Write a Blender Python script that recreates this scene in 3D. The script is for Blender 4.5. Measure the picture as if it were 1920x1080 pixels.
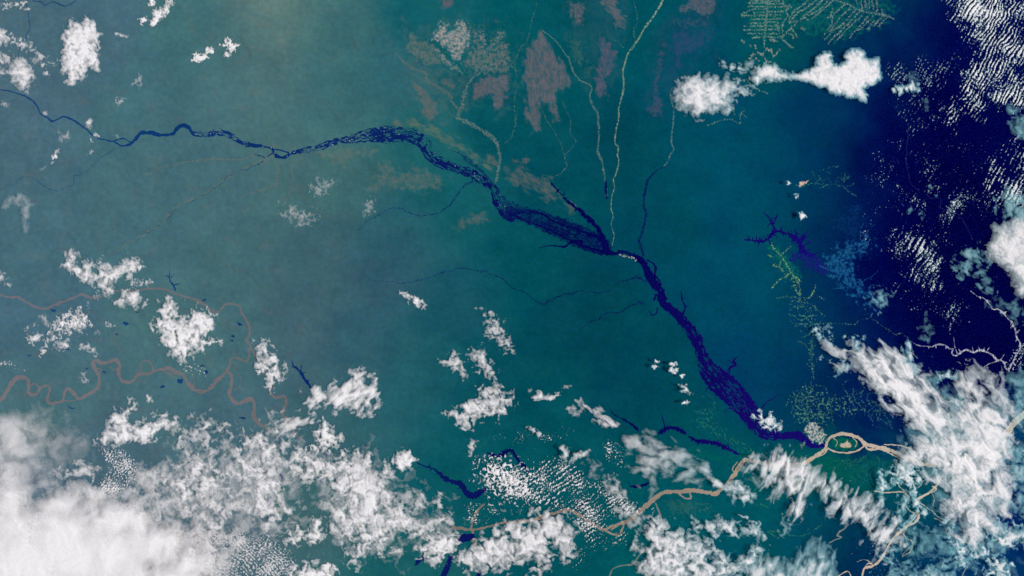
# A river basin photographed straight down from orbit: forest floor, braided black-water river,
# muddy meandering rivers, savanna patches, roadside clearings and many clouds.
# One unit = 0.5 km.  Sheets and clouds are laid out on a map grid (mx to the east, my to the south).
import bpy, math
import numpy as np

for _o in list(bpy.data.objects):
    bpy.data.objects.remove(_o, do_unlink=True)
scene = bpy.context.scene

# ------------------------------------------------------------------ camera, sky, sun, exposure
ALT = 2800.0                       # camera height above ground
cam_data = bpy.data.cameras.new('camera')
cam = bpy.data.objects.new('camera', cam_data)
scene.collection.objects.link(cam)
cam.location = (0, 0, ALT)
cam.rotation_euler = (0, 0, 0)
cam_data.sensor_width = 36.0
cam_data.lens = 18.0 * ALT / 960.0
cam_data.clip_start = 10.0
cam_data.clip_end = 60000.0
scene.camera = cam

SUN_EL = math.radians(46)
SUN_AZ = math.radians(-9)          # measured from east, negative = towards south
world = bpy.data.worlds.new('World')
scene.world = world
world.use_nodes = True
wn = world.node_tree
wn.nodes.clear()
sky = wn.nodes.new('ShaderNodeTexSky')
sky.sky_type = 'NISHITA'
sky.sun_disc = False
sky.sun_elevation = SUN_EL
sky.sun_rotation = math.pi / 2 - SUN_AZ
bgn = wn.nodes.new('ShaderNodeBackground')
bgn.inputs['Strength'].default_value = 0.06
wout = wn.nodes.new('ShaderNodeOutputWorld')
wn.links.new(sky.outputs[0], bgn.inputs[0])
wn.links.new(bgn.outputs[0], wout.inputs[0])

sun_data = bpy.data.lights.new('sun', 'SUN')
sun_data.energy = 4.2
sun_data.angle = math.radians(0.53)
sun_data.color = (1.0, 0.965, 0.92)
sun = bpy.data.objects.new('sun', sun_data)
scene.collection.objects.link(sun)
# the lamp shines along its -Z axis
from mathutils import Vector
sdir = Vector((math.cos(SUN_EL) * math.cos(SUN_AZ), math.cos(SUN_EL) * math.sin(SUN_AZ), math.sin(SUN_EL)))
sun.rotation_euler = sdir.to_track_quat('Z', 'Y').to_euler()
sun.location = (2000, 0, 2500)

scene.view_settings.view_transform = 'Standard'
scene.view_settings.look = 'None'
scene.view_settings.gamma = 1.0
scene.view_settings.exposure = 0.0
scene.view_settings.use_curve_mapping = False
scene.render.engine = 'CYCLES'
scene.cycles.max_bounces = 6
scene.cycles.diffuse_bounces = 2
scene.cycles.transparent_max_bounces = 16
scene.cycles.volume_bounces = 0
scene.cycles.use_denoising = False

# light reaching level ground for a surface of albedo 1 (measured), and the glow of the air over it
LIGHT = np.array([1.115, 1.108, 1.12])
AIR = np.array([0.0005, 0.0010, 0.0097])

# ------------------------------------------------------------------ helpers
rng = np.random.default_rng(7)

def lin(c):
    c = np.asarray(c, float) / 255.0
    return np.where(c <= 0.04045, c / 12.92, ((c + 0.055) / 1.055) ** 2.4)

def albedo(c):
    """surface colour whose lit appearance is the 8-bit colour c"""
    return np.clip((lin(c) - AIR) / LIGHT, 0.0, 0.9)

def _hash(ix, iy, seed):
    h = (ix.astype(np.int64) * 374761393 + iy.astype(np.int64) * 668265263 + seed * 2246822519) & 0xffffffff
    h = ((h ^ (h >> 13)) * 1274126177) & 0xffffffff
    h = (h ^ (h >> 16)) & 0xffffffff
    return h

def gnoise(x, y, seed=0):
    """gradient noise, about -1..1"""
    ix = np.floor(x); iy = np.floor(y)
    fx = x - ix; fy = y - iy
    ux = fx * fx * fx * (fx * (fx * 6 - 15) + 10)
    uy = fy * fy * fy * (fy * (fy * 6 - 15) + 10)
    def g(dx, dy):
        a = _hash(ix + dx, iy + dy, seed) * (2 * math.pi / 4294967296.0)
        return np.cos(a) * (fx - dx) + np.sin(a) * (fy - dy)
    n0 = g(0, 0) * (1 - ux) + g(1, 0) * ux
    n1 = g(0, 1) * (1 - ux) + g(1, 1) * ux
    return (n0 * (1 - uy) + n1 * uy) * 1.5

def fbm(x, y, octv=4, seed=0, gain=0.5, lac=2.03):
    s = np.zeros_like(x); a = 1.0; t = 0.0
    for i in range(octv):
        s += a * gnoise(x, y, seed + i * 17)
        t += a; a *= gain
        x = x * lac + 3.7; y = y * lac - 1.3
    return s / t

def billow(x, y, octv=3, seed=0, gain=0.5):
    s = np.zeros_like(x); a = 1.0; t = 0.0
    for i in range(octv):
        s += a * (1 - np.abs(gnoise(x, y, seed + i * 31)) * 1.7)
        t += a; a *= gain
        x = x * 2.1 + 5.1; y = y * 2.1 + 1.7
    return s / t

def sstep(a, b, x):
    t = np.clip((x - a) / (b - a), 0, 1)
    return t * t * (3 - 2 * t)

def grid(x0, y0, x1, y1, c):
    xs = np.arange(x0, x1 + c, c); ys = np.arange(y0, y1 + c, c)
    return np.meshgrid(xs, ys)

def polysdf(X, Y, poly):
    """signed distance to a polygon, positive inside"""
    P = np.asarray(poly, float)
    x = X.ravel(); y = Y.ravel()
    d2 = np.full(x.shape, 1e18); ins = np.zeros(x.shape, bool)
    n = len(P)
    for i in range(n):
        ax, ay = P[i]; bx, by = P[(i + 1) % n]
        ex, ey = bx - ax, by - ay
        L = ex * ex + ey * ey + 1e-9
        t = np.clip(((x - ax) * ex + (y - ay) * ey) / L, 0, 1)
        dx = x - ax - t * ex; dy = y - ay - t * ey
        np.minimum(d2, dx * dx + dy * dy, out=d2)
        c = (ay > y) != (by > y)
        with np.errstate(divide='ignore', invalid='ignore'):
            xi = ex * (y - ay) / (ey if ey != 0 else 1e-9) + ax
        ins ^= c & (x < xi)
    d = np.sqrt(d2)
    return np.where(ins, d, -d).reshape(X.shape)

def smooth_path(pts, step=2.5, meander=0.0, seed=0, mscale=12.0):
    """Catmull-Rom through (x, y, width) points, resampled"""
    P = np.asarray(pts, float)
    Q = np.vstack([2 * P[0] - P[1], P, 2 * P[-1] - P[-2]])
    out = []
    for i in range(1, len(Q) - 2):
        n = max(1, int(np.hypot(*(Q[i + 1, :2] - Q[i, :2])) / step))
        t = (np.arange(n) / n)[:, None]
        p0, p1, p2, p3 = Q[i - 1], Q[i], Q[i + 1], Q[i + 2]
        out.append(0.5 * (2 * p1 + (p2 - p0) * t + (2 * p0 - 5 * p1 + 4 * p2 - p3) * t * t
                          + (3 * p1 - p0 - 3 * p2 + p3) * t ** 3))
    out.append(P[-1:])
    R = np.vstack(out)
    R[:, 2] = np.maximum(R[:, 2] * (1 + 0.9 * np.minimum(1, 6 / np.maximum(R[:, 2], 0.1)) ** 1.3 * fbm(R[:, 0] / 13 + seed, R[:, 1] / 13, 3, seed + 77)), 0.3)
    if meander > 0:
        R[:, 0] += meander * fbm(R[:, 0] / mscale, R[:, 1] / mscale, 3, seed + 5)
        R[:, 1] += meander * fbm(R[:, 0] / mscale + 31, R[:, 1] / mscale + 9, 3, seed + 9)
    return R

def ribbon_field(paths, c=0.8, margin=6.0):
    """distance field of a set of smoothed paths: X, Y, f (inside > 0), s along, d across, w width"""
    allp = np.vstack(paths)
    m = allp[:, 2].max() / 2 + margin
    X, Y = grid(allp[:, 0].min() - m, allp[:, 1].min() - m, allp[:, 0].max() + m, allp[:, 1].max() + m, c)
    x0, y0 = X[0, 0], Y[0, 0]
    F = np.full(X.shape, -1e3); S = np.zeros(X.shape); D = np.zeros(X.shape); Wd = np.ones(X.shape)
    off = 0.0
    for R in paths:
        for i in range(len(R) - 1):
            ax, ay, aw = R[i]; bx, by, bw = R[i + 1]
            L = math.hypot(bx - ax, by - ay) + 1e-6
            r = max(aw, bw) / 2 + margin
            i0 = max(int((min(ax, bx) - r - x0) / c), 0); i1 = int((max(ax, bx) + r - x0) / c) + 2
            j0 = max(int((min(ay, by) - r - y0) / c), 0); j1 = int((max(ay, by) + r - y0) / c) + 2
            sl = (slice(j0, j1), slice(i0, i1))
            xs = X[sl]; ys = Y[sl]
            if xs.size == 0:
                off += L; continue
            tx, ty = (bx - ax) / L, (by - ay) / L
            a = np.clip((xs - ax) * tx + (ys - ay) * ty, 0, L)
            dx = xs - ax - a * tx; dy = ys - ay - a * ty
            w = aw + (bw - aw) * a / L
            dist = np.hypot(dx, dy)
            f = w / 2 - dist
            k = f > F[sl]
            F[sl] = np.where(k, f, F[sl])
            S[sl] = np.where(k, off + a, S[sl])
            D[sl] = np.where(k, (xs - ax) * -ty + (ys - ay) * tx, D[sl])
            Wd[sl] = np.where(k, w, Wd[sl])
            off += L
        off += 500.0
    return X, Y, F, S, D, Wd

def clip_mesh(X, Y, F, attrs):
    """triangles of the grid clipped to F > 0; attrs are carried to the clipped vertices"""
    ny, nx = F.shape
    idx = np.arange(ny * nx).reshape(ny, nx)
    pos = F > 0
    anyc = pos[:-1, :-1] | pos[1:, :-1] | pos[:-1, 1:] | pos[1:, 1:]
    j, i = np.nonzero(anyc)
    if len(j) == 0:
        return None
    a = idx[j, i]; b = idx[j, i + 1]; c = idx[j + 1, i + 1]; d = idx[j + 1, i]
    T = np.vstack([np.stack([a, d, c], 1), np.stack([a, c, b], 1)])
    f = F.ravel()
    ins = f[T] > 0
    cnt = ins.sum(1)
    N = ny * nx
    tris = [T[cnt == 3]]
    edges_a = []; edges_b = []
    base = N
    def ev(u, v):
        edges_a.append(u); edges_b.append(v)
    one = T[cnt == 1]; oi = ins[cnt == 1]
    two = T[cnt == 2]; ti = ins[cnt == 2]
    ekeys = []
    def key(u, v):
        lo = np.minimum(u, v).astype(np.int64); hi = np.maximum(u, v).astype(np.int64)
        return lo * N + hi
    pend = []
    if len(one):
        r = np.argmax(oi, 1); n = np.arange(len(one))
        A = one[n, r]; B = one[n, (r + 1) % 3]; C = one[n, (r + 2) % 3]
        pend.append(('one', A, key(A, B), key(A, C)))
    if len(two):
        r = np.argmin(ti, 1); n = np.arange(len(two))
        A = two[n, r]; B = two[n, (r + 1) % 3]; C = two[n, (r + 2) % 3]
        pend.append(('two', B, C, key(A, B), key(A, C)))
    allk = np.concatenate([np.concatenate(p[-2:]) for p in pend]) if pend else np.zeros(0, np.int64)
    uk, inv = np.unique(allk, return_inverse=True)
    pos0 = 0
    for p in pend:
        n = len(p[1])
        e1 = inv[pos0:pos0 + n] + base; e2 = inv[pos0 + n:pos0 + 2 * n] + base
        pos0 += 2 * n
        if p[0] == 'one':
            tris.append(np.stack([p[1], e1, e2], 1))
        else:
            B, C = p[1], p[2]
            tris.append(np.stack([B, C, e2], 1)); tris.append(np.stack([B, e2, e1], 1))
    tris = np.vstack(tris)
    lo = uk // N; hi = uk % N
    t = np.clip(f[lo] / (f[lo] - f[hi] + 1e-12), 0, 1)
    def carry(A):
        if A.ndim == 2:
            A = A.ravel(); return np.concatenate([A, A[lo] + (A[hi] - A[lo]) * t])
        A = A.reshape(-1, A.shape[-1]); return np.concatenate([A, A[lo] + (A[hi] - A[lo]) * t[:, None]])
    used, tr = np.unique(tris, return_inverse=True)
    tris = tr.reshape(tris.shape)
    return carry(X)[used], carry(Y)[used], [carry(A)[used] for A in attrs], tris

def make_mesh(name, V, T, smooth=True):
    me = bpy.data.meshes.new(name)
    V = np.asarray(V, np.float32); T = np.asarray(T, np.int32)
    me.vertices.add(len(V)); me.vertices.foreach_set('co', V.ravel())
    me.loops.add(T.size); me.loops.foreach_set('vertex_index', T.ravel())
    me.polygons.add(len(T))
    me.polygons.foreach_set('loop_start', np.arange(0, T.size, 3, dtype=np.int32))
    me.polygons.foreach_set('loop_total', np.full(len(T), 3, np.int32))
    me.polygons.foreach_set('use_smooth', np.full(len(T), smooth, bool))
    me.update(calc_edges=True)
    return me

def add_color(me, name, C):
    at = me.attributes.new(name, 'FLOAT_COLOR', 'POINT')
    C4 = np.concatenate([C, np.ones((len(C), 1))], 1).astype(np.float32)
    at.data.foreach_set('color', C4.ravel())

def add_float(me, name, A):
    at = me.attributes.new(name, 'FLOAT', 'POINT')
    at.data.foreach_set('value', np.asarray(A, np.float32))

def link(name, me, mat, parent=None, label=None, cat=None, group=None, kind=None):
    ob = bpy.data.objects.new(name, me)
    scene.collection.objects.link(ob)
    if me is not None and mat is not None:
        me.materials.append(mat)
    if parent is not None: ob.parent = parent
    if label: ob['label'] = label
    if cat: ob['category'] = cat
    if group: ob['group'] = group
    if kind: ob['kind'] = kind
    return ob

# ------------------------------------------------------------------ materials
def land_material(name, grain, rough, spec):
    m = bpy.data.materials.new(name); m.use_nodes = True
    nt = m.node_tree; nt.nodes.clear()
    out = nt.nodes.new('ShaderNodeOutputMaterial')
    b = nt.nodes.new('ShaderNodeBsdfPrincipled')
    at = nt.nodes.new('ShaderNodeAttribute'); at.attribute_name = 'tint'
    geo = nt.nodes.new('ShaderNodeNewGeometry')
    def noise(scale, det, rgh=0.55):
        n = nt.nodes.new('ShaderNodeTexNoise'); n.inputs['Scale'].default_value = scale
        n.inputs['Detail'].default_value = det; n.inputs['Roughness'].default_value = rgh
        nt.links.new(geo.outputs['Position'], n.inputs['Vector']); return n
    n1 = noise(0.012, 6); n2 = noise(0.11, 5, 0.6); n3 = noise(0.45, 3, 0.7)
    def mr(n, lo, hi):
        r = nt.nodes.new('ShaderNodeMapRange'); r.inputs['From Min'].default_value = 0.3
        r.inputs['From Max'].default_value = 0.7; r.inputs['To Min'].default_value = lo; r.inputs['To Max'].default_value = hi
        nt.links.new(n.outputs['Fac'], r.inputs['Value']); return r
    r1 = mr(n1, 1 - grain * 1.0, 1 + grain * 1.0); r2 = mr(n2, 1 - grain, 1 + grain); r3 = mr(n3, 1 - grain * 1.2, 1 + grain * 1.2)
    mu = nt.nodes.new('ShaderNodeMath'); mu.operation = 'MULTIPLY'
    nt.links.new(r1.outputs[0], mu.inputs[0]); nt.links.new(r2.outputs[0], mu.inputs[1])
    mu2 = nt.nodes.new('ShaderNodeMath'); mu2.operation = 'MULTIPLY'
    nt.links.new(mu.outputs[0], mu2.inputs[0]); nt.links.new(r3.outputs[0], mu2.inputs[1])
    vm = nt.nodes.new('ShaderNodeVectorMath'); vm.operation = 'SCALE'
    nt.links.new(at.outputs['Color'], vm.inputs[0]); nt.links.new(mu2.outputs[0], vm.inputs['Scale'])
    nt.links.new(vm.outputs[0], b.inputs['Base Color'])
    b.inputs['Roughness'].default_value = rough
    b.inputs['Specular IOR Level'].default_value = spec
    nt.links.new(b.outputs[0], out.inputs[0])
    return m

M_LAND = land_material('forest_land', 0.085, 1.0, 0.0)
M_COVER = land_material('land_cover', 0.08, 1.0, 0.0)
M_WATER = land_material('river_water', 0.08, 0.4, 0.03)

def cloud_material():
    m = bpy.data.materials.new('cloud'); m.use_nodes = True
    nt = m.node_tree; nt.nodes.clear()
    out = nt.nodes.new('ShaderNodeOutputMaterial')
    df = nt.nodes.new('ShaderNodeBsdfDiffuse'); tl = nt.nodes.new('ShaderNodeBsdfTranslucent')
    tr = nt.nodes.new('ShaderNodeBsdfTransparent')
    ac = nt.nodes.new('ShaderNodeAttribute'); ac.attribute_name = 'tint'
    ad = nt.nodes.new('ShaderNodeAttribute'); ad.attribute_name = 'dens'
    geo = nt.nodes.new('ShaderNodeNewGeometry')
    n = nt.nodes.new('ShaderNodeTexNoise'); n.inputs['Scale'].default_value = 0.35
    n.inputs['Detail'].default_value = 4; n.inputs['Roughness'].default_value = 0.65
    nt.links.new(geo.outputs['Position'], n.inputs['Vector'])
    r = nt.nodes.new('ShaderNodeMapRange')
    r.inputs['From Min'].default_value = 0.3; r.inputs['From Max'].default_value = 0.7
    r.inputs['To Min'].default_value = 0.9; r.inputs['To Max'].default_value = 1.07
    nt.links.new(n.outputs['Fac'], r.inputs['Value'])
    mu = nt.nodes.new('ShaderNodeMath'); mu.operation = 'MULTIPLY'; mu.use_clamp = True
    nt.links.new(ad.outputs['Fac'], mu.inputs[0]); nt.links.new(r.outputs[0], mu.inputs[1])
    nt.links.new(ac.outputs['Color'], df.inputs['Color']); nt.links.new(ac.outputs['Color'], tl.inputs['Color'])
    m1 = nt.nodes.new('ShaderNodeMixShader'); m1.inputs[0].default_value = 0.12
    nt.links.new(df.outputs[0], m1.inputs[1]); nt.links.new(tl.outputs[0], m1.inputs[2])
    m2 = nt.nodes.new('ShaderNodeMixShader')
    nt.links.new(mu.outputs[0], m2.inputs[0])
    nt.links.new(tr.outputs[0], m2.inputs[1]); nt.links.new(m1.outputs[0], m2.inputs[2])
    nt.links.new(m2.outputs[0], out.inputs[0])
    return m
M_CLOUD = cloud_material()

# ------------------------------------------------------------------ ground: forest colours with west-to-east haze and light falloff painted in
GP = [  # map x, map y, 8-bit look of the forest there, haze and falloff included
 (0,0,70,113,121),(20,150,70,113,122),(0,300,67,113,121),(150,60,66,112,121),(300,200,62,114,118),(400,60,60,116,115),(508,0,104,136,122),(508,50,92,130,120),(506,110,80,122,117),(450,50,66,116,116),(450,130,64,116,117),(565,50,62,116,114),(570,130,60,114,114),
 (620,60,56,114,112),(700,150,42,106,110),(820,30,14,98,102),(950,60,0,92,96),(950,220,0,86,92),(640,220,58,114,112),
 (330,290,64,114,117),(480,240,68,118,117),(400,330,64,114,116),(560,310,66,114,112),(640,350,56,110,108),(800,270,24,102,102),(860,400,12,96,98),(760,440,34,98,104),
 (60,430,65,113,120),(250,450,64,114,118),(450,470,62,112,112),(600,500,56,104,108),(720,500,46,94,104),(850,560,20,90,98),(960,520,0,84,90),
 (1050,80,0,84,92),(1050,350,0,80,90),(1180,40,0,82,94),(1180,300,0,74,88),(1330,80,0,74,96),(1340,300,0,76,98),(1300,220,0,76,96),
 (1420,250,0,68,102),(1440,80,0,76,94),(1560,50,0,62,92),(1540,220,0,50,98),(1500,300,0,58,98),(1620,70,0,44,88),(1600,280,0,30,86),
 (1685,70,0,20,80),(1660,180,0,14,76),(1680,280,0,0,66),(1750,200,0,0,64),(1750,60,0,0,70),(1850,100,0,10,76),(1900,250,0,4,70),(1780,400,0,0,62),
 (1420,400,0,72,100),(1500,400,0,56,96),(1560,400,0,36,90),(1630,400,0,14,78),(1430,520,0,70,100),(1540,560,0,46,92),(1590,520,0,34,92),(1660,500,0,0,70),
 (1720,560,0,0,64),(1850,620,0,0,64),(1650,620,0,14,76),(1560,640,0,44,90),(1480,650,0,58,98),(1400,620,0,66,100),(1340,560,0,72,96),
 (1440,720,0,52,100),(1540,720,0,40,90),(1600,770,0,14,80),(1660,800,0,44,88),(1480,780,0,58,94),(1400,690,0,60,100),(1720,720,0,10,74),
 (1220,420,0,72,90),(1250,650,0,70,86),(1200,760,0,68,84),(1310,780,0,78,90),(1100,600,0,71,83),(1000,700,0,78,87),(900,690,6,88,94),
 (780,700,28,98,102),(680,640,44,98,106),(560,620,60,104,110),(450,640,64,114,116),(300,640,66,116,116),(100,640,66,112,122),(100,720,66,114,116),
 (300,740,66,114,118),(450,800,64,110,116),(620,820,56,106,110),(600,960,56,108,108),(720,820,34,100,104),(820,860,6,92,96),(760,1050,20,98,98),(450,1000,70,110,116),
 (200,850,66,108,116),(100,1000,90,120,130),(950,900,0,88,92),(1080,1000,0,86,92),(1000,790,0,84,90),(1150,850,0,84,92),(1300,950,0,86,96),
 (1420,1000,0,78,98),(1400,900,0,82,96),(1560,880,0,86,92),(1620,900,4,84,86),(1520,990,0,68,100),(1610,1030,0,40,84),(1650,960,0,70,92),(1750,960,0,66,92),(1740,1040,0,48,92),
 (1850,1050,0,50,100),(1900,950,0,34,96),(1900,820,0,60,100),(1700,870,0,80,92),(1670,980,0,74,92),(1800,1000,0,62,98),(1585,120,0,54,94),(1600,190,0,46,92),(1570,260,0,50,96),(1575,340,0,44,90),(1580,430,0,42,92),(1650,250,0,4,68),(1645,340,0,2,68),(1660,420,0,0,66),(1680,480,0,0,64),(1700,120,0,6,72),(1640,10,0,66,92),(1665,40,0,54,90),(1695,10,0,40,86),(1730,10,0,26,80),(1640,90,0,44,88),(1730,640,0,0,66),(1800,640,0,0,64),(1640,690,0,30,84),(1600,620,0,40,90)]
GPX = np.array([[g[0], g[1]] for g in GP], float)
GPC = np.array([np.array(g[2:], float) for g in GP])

_gcache = {}
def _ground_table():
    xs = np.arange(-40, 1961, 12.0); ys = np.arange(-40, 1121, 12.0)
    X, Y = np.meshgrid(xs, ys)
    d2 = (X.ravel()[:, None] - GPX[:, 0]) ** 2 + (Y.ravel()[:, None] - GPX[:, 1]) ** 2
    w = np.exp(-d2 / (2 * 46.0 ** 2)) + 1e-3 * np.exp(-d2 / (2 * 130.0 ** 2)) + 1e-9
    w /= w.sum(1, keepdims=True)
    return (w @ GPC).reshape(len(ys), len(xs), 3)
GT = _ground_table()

def ground8(X, Y):
    """8-bit look of the forest at map points, with painted haze and darkening"""
    ea = 1 + 1.6 * sstep(1450, 1620, X)          # ragged border for the darkening painted into the east
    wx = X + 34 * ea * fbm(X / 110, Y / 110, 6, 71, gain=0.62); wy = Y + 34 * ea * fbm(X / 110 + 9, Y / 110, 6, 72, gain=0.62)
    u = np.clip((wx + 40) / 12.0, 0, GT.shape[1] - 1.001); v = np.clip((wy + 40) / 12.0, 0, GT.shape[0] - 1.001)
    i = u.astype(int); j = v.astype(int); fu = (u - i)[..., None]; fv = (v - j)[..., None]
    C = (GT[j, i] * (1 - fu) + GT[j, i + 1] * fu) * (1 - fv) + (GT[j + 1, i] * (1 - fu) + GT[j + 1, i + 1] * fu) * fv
    # uneven forest: drier and wetter tracts
    n = fbm(X / 60, Y / 45, 6, 91, gain=0.62)[..., None]
    C = C + n * np.array([9.0, 10.0, 7.0]) * np.clip(C[..., 1:2] / 80, 0.3, 1)
    n2 = sstep(0.12, 0.45, fbm(X / 34, Y / 26, 5, 55))[..., None]
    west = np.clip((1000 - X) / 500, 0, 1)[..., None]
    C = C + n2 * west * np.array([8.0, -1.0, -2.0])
    C = C + np.clip((1300 - X) / 350, 0, 1)[..., None] * np.array([4.5, -6.0, 1.0])  # western haze painted into the ground as a greyer tone
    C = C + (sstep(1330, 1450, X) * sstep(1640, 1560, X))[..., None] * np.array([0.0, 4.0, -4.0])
    # faint drainage lines and canopy mottling
    qx = X + 14 * fbm(X / 40, Y / 40, 4, 31); qy = Y + 14 * fbm(X / 40 + 7, Y / 40, 4, 32)
    v = sstep(0.86, 1.0, 1 - np.abs(gnoise(qx / 52, qy / 52, 33))) + 0.6 * sstep(0.84, 1.0, 1 - np.abs(gnoise(qx / 24, qy / 24, 34)))
    gate = sstep(-0.1, 0.35, fbm(X / 150, Y / 150, 2, 35))
    m = fbm(X / 9, Y / 9, 3, 36)
    k = 1 - 0.035 * v * gate + 0.06 * m
    return np.clip(C * k[..., None], 0, 255)

def to_world(mx, my, z=0.0):
    k = 1 - z / ALT
    return (mx - 960) * k, (540 - my) * k, np.broadcast_to(z, np.shape(mx))

def ground():
    def axis(lo, hi, step):
        f = np.arange(lo, hi + step, step)
        l = lo - np.geomspace(10, 9000, 26)[::-1]; r = f[-1] + np.geomspace(10, 9000, 26)
        return np.concatenate([l, f, r])
    xs = axis(-60, 1980, 3.6); ys = axis(-60, 1140, 3.6)
    X, Y = np.meshgrid(xs, ys)
    ny, nx = X.shape
    idx = np.arange(nx * ny).reshape(ny, nx)
    a = idx[:-1, :-1].ravel(); b = idx[:-1, 1:].ravel(); c = idx[1:, 1:].ravel(); d = idx[1:, :-1].ravel()
    T = np.vstack([np.stack([a, d, c], 1), np.stack([a, c, b], 1)])
    V = np.stack(to_world(X.ravel(), Y.ravel(), 0.0), 1)
    me = make_mesh('ground', V, T)
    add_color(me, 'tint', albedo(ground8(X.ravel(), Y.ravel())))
    link('ground', me, M_LAND, label='teal forest floor of the river basin, fading to dark blue in the east', cat='ground', kind='structure')
ground()

# ------------------------------------------------------------------ sheets laid on the ground
_layer = [0, 0]
def sheet(name, X, Y, F, color8, cover, mat, **kw):
    """a thin sheet where F > 0; colour8 blends over the forest colour by cover"""
    k = 1 if name in ('savanna', 'floodplain', 'farmland') else 0      # land cover lies under the rivers
    _layer[k] += 1
    z = (0.006 + _layer[1] * 0.0014) if k else (0.09 + _layer[0] * 0.0013)
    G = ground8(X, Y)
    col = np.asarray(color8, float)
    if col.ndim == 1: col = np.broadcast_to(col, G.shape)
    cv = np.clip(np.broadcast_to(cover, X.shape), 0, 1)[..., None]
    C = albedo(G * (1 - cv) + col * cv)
    r = clip_mesh(X, Y, F, [C])
    if r is None: return None
    mx, my, (c,), T = r
    me = make_mesh(name, np.stack(to_world(mx, my, z), 1), T)
    add_color(me, 'tint', c)
    return link(name, me, mat, **kw)

def by_x(X, stops):
    """piecewise-linear 8-bit colour along map x"""
    xs = [s[0] for s in stops]
    return np.stack([np.interp(X, xs, [s[1][k] for s in stops]) for k in range(3)], -1)

NAVY = [(0, (26, 70, 118)), (300, (12, 56, 112)), (520, (8, 46, 104)), (700, (8, 36, 100)), (900, (8, 18, 88)), (1060, (0, 4, 74)), (1200, (2, 0, 80)), (1300, (8, 0, 90)), (1450, (16, 2, 100)), (1600, (14, 0, 108))]
MUD = [(0, (114, 110, 118)), (450, (110, 109, 114)), (560, (112, 104, 104)), (850, (124, 110, 104)), (1060, (140, 122, 112)), (1300, (162, 140, 126)), (1420, (178, 158, 140)), (1520, (192, 172, 154)), (1650, (202, 182, 164)), (1760, (200, 188, 172))]

def river(label, paths, stops, edge=0.8, escale=7.0, meander=1.2, braid=None, c=0.8, cover=1.0, covn=0.0,
          mat=None, name='river', spurs=0, spur_len=7.0, seed=1, kind='structure', parent=None, lift=0.0):
    P = [smooth_path(p, meander=meander, seed=seed + k) for k, p in enumerate(paths)]
    r = np.random.default_rng(seed)
    if spurs:
        extra = []
        for R in P:
            for i in range(3, len(R) - 3):
                if r.random() < spurs:
                    t = R[i + 1, :2] - R[i - 1, :2]; t /= np.hypot(*t) + 1e-9
                    n = np.array([-t[1], t[0]]) * (1 if r.random() < 0.5 else -1)
                    L = R[i, 2] * 0.5 + r.uniform(2, spur_len)
                    dv = n * r.uniform(0.8, 1.1) + t * r.uniform(-0.6, 0.6)
                    e = R[i, :2] + dv * L
                    m = (R[i, :2] + e) / 2 + r.normal(0, 0.5, 2)
                    w = r.uniform(1.2, 2.4)
                    extra.append(np.array([[*R[i, :2], w + 1], [*m, w], [*e, 0.7]]))
        P += extra
    X, Y, F, S, D, Wd = ribbon_field(P, c * 1.12)
    F = F + 2.3 * edge * fbm(X / escale, Y / escale, 5, seed + 3, gain=0.62) * np.clip(Wd / 5, 0.3, 2.0)
    if braid:
        ls, ws, thr, minw = braid
        D = D + 3.2 * fbm(X / 11, Y / 11, 3, seed + 24); S = S + 6 * fbm(X / 9 + 5, Y / 9, 2, seed + 25)
        n = 1 - np.abs(gnoise(S / ls + seed, D / ws, seed + 21)) * 1.9
        n2 = 1 - np.abs(gnoise(S / ls * 1.9, D / ws * 2.1 + 7, seed + 22)) * 1.9
        n3 = fbm(S / (ls * 4), D / (ws * 6) + 3, 2, seed + 40) * 0.35
        q = np.maximum(n, n2 * 0.75) - thr + n3
        act = sstep(minw * 0.7, minw * 1.4, Wd)
        F = np.where(act > 0, np.minimum(F, q * 2.0 * act + (1 - act) * np.maximum(F, 0.5)), F)
    cv = cover
    if covn:
        cv = np.clip(cover + 2.0 * covn * fbm(X / 3.4, Y / 3.4, 3, seed + 61), 0.03, 1)
    col = by_x(X, stops) if isinstance(stops[0], tuple) else stops
    return sheet(name, X, Y, F, col, cv, mat or M_WATER, label=label, cat=('river' if parent is None else None), kind=kind, parent=parent)

# --- black-water river with its archipelagos
NEG_UP = [(-45,160,2),(0,168,2.4),(22,172,2.4),(46,180,2.4),(62,190,2.8),(70,200,2.8),(76,212,2.8),(88,220,3),(97,227,3.2),(108,224,3),(118,219,3),(130,222,3),(150,233,3),(165,245,3),(178,257,2.6),(200,263,2.6),(214,266,2.6),(229,274,3),(243,271,4)]
NEG_UP2 = [(213,265,2),(224,261,2),(233,260,2),(243,266,2.4),(250,268,3)]
NEG_A = [(243,271,4),(252,263,5),(262,251,7),(271,248,8),(285,249,9),(298,253,8),(312,253,5),(325,250,6),(331,242,8),(338,236,7),(347,236,7),(355,240,7),(359,248,6),(372,252,9),(390,252,12),(406,248,12),(425,251,12),(440,260,10),(455,268,8),(475,273,8),(495,275,4),(510,279,4),(514,288,5),(524,295,6),(536,294,5),(545,288,5),(560,284,9),(585,280,12),(605,274,12),(620,268,13),(640,264,14),(660,261,17),(680,257,22),(705,252,28),(730,252,32),(755,252,28),(775,256,26),(795,269,24),(804,286,24),(815,298,21),(830,307,20),(850,314,17),(870,321,17),(890,330,19),(905,339,17),(922,350,15),(930,362,16),(936,378,24),(945,392,26),(957,402,28)]
NEG_A2 = [(511,280,2.4),(522,281,2.4),(535,284,2.4),(546,289,2.6)]
NEG_A3 = [(478,291,2.4),(490,292,2.4),(498,297,2.4),(504,292,2.2),(511,287,2.2)]
NEG_A4 = [(498,297,2),(492,303,1.6),(484,309,1.2)]
river('dark blue upper reach of the black-water river winding in from the left edge', [NEG_UP, NEG_UP2], NAVY, edge=0.7, seed=3)
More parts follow.
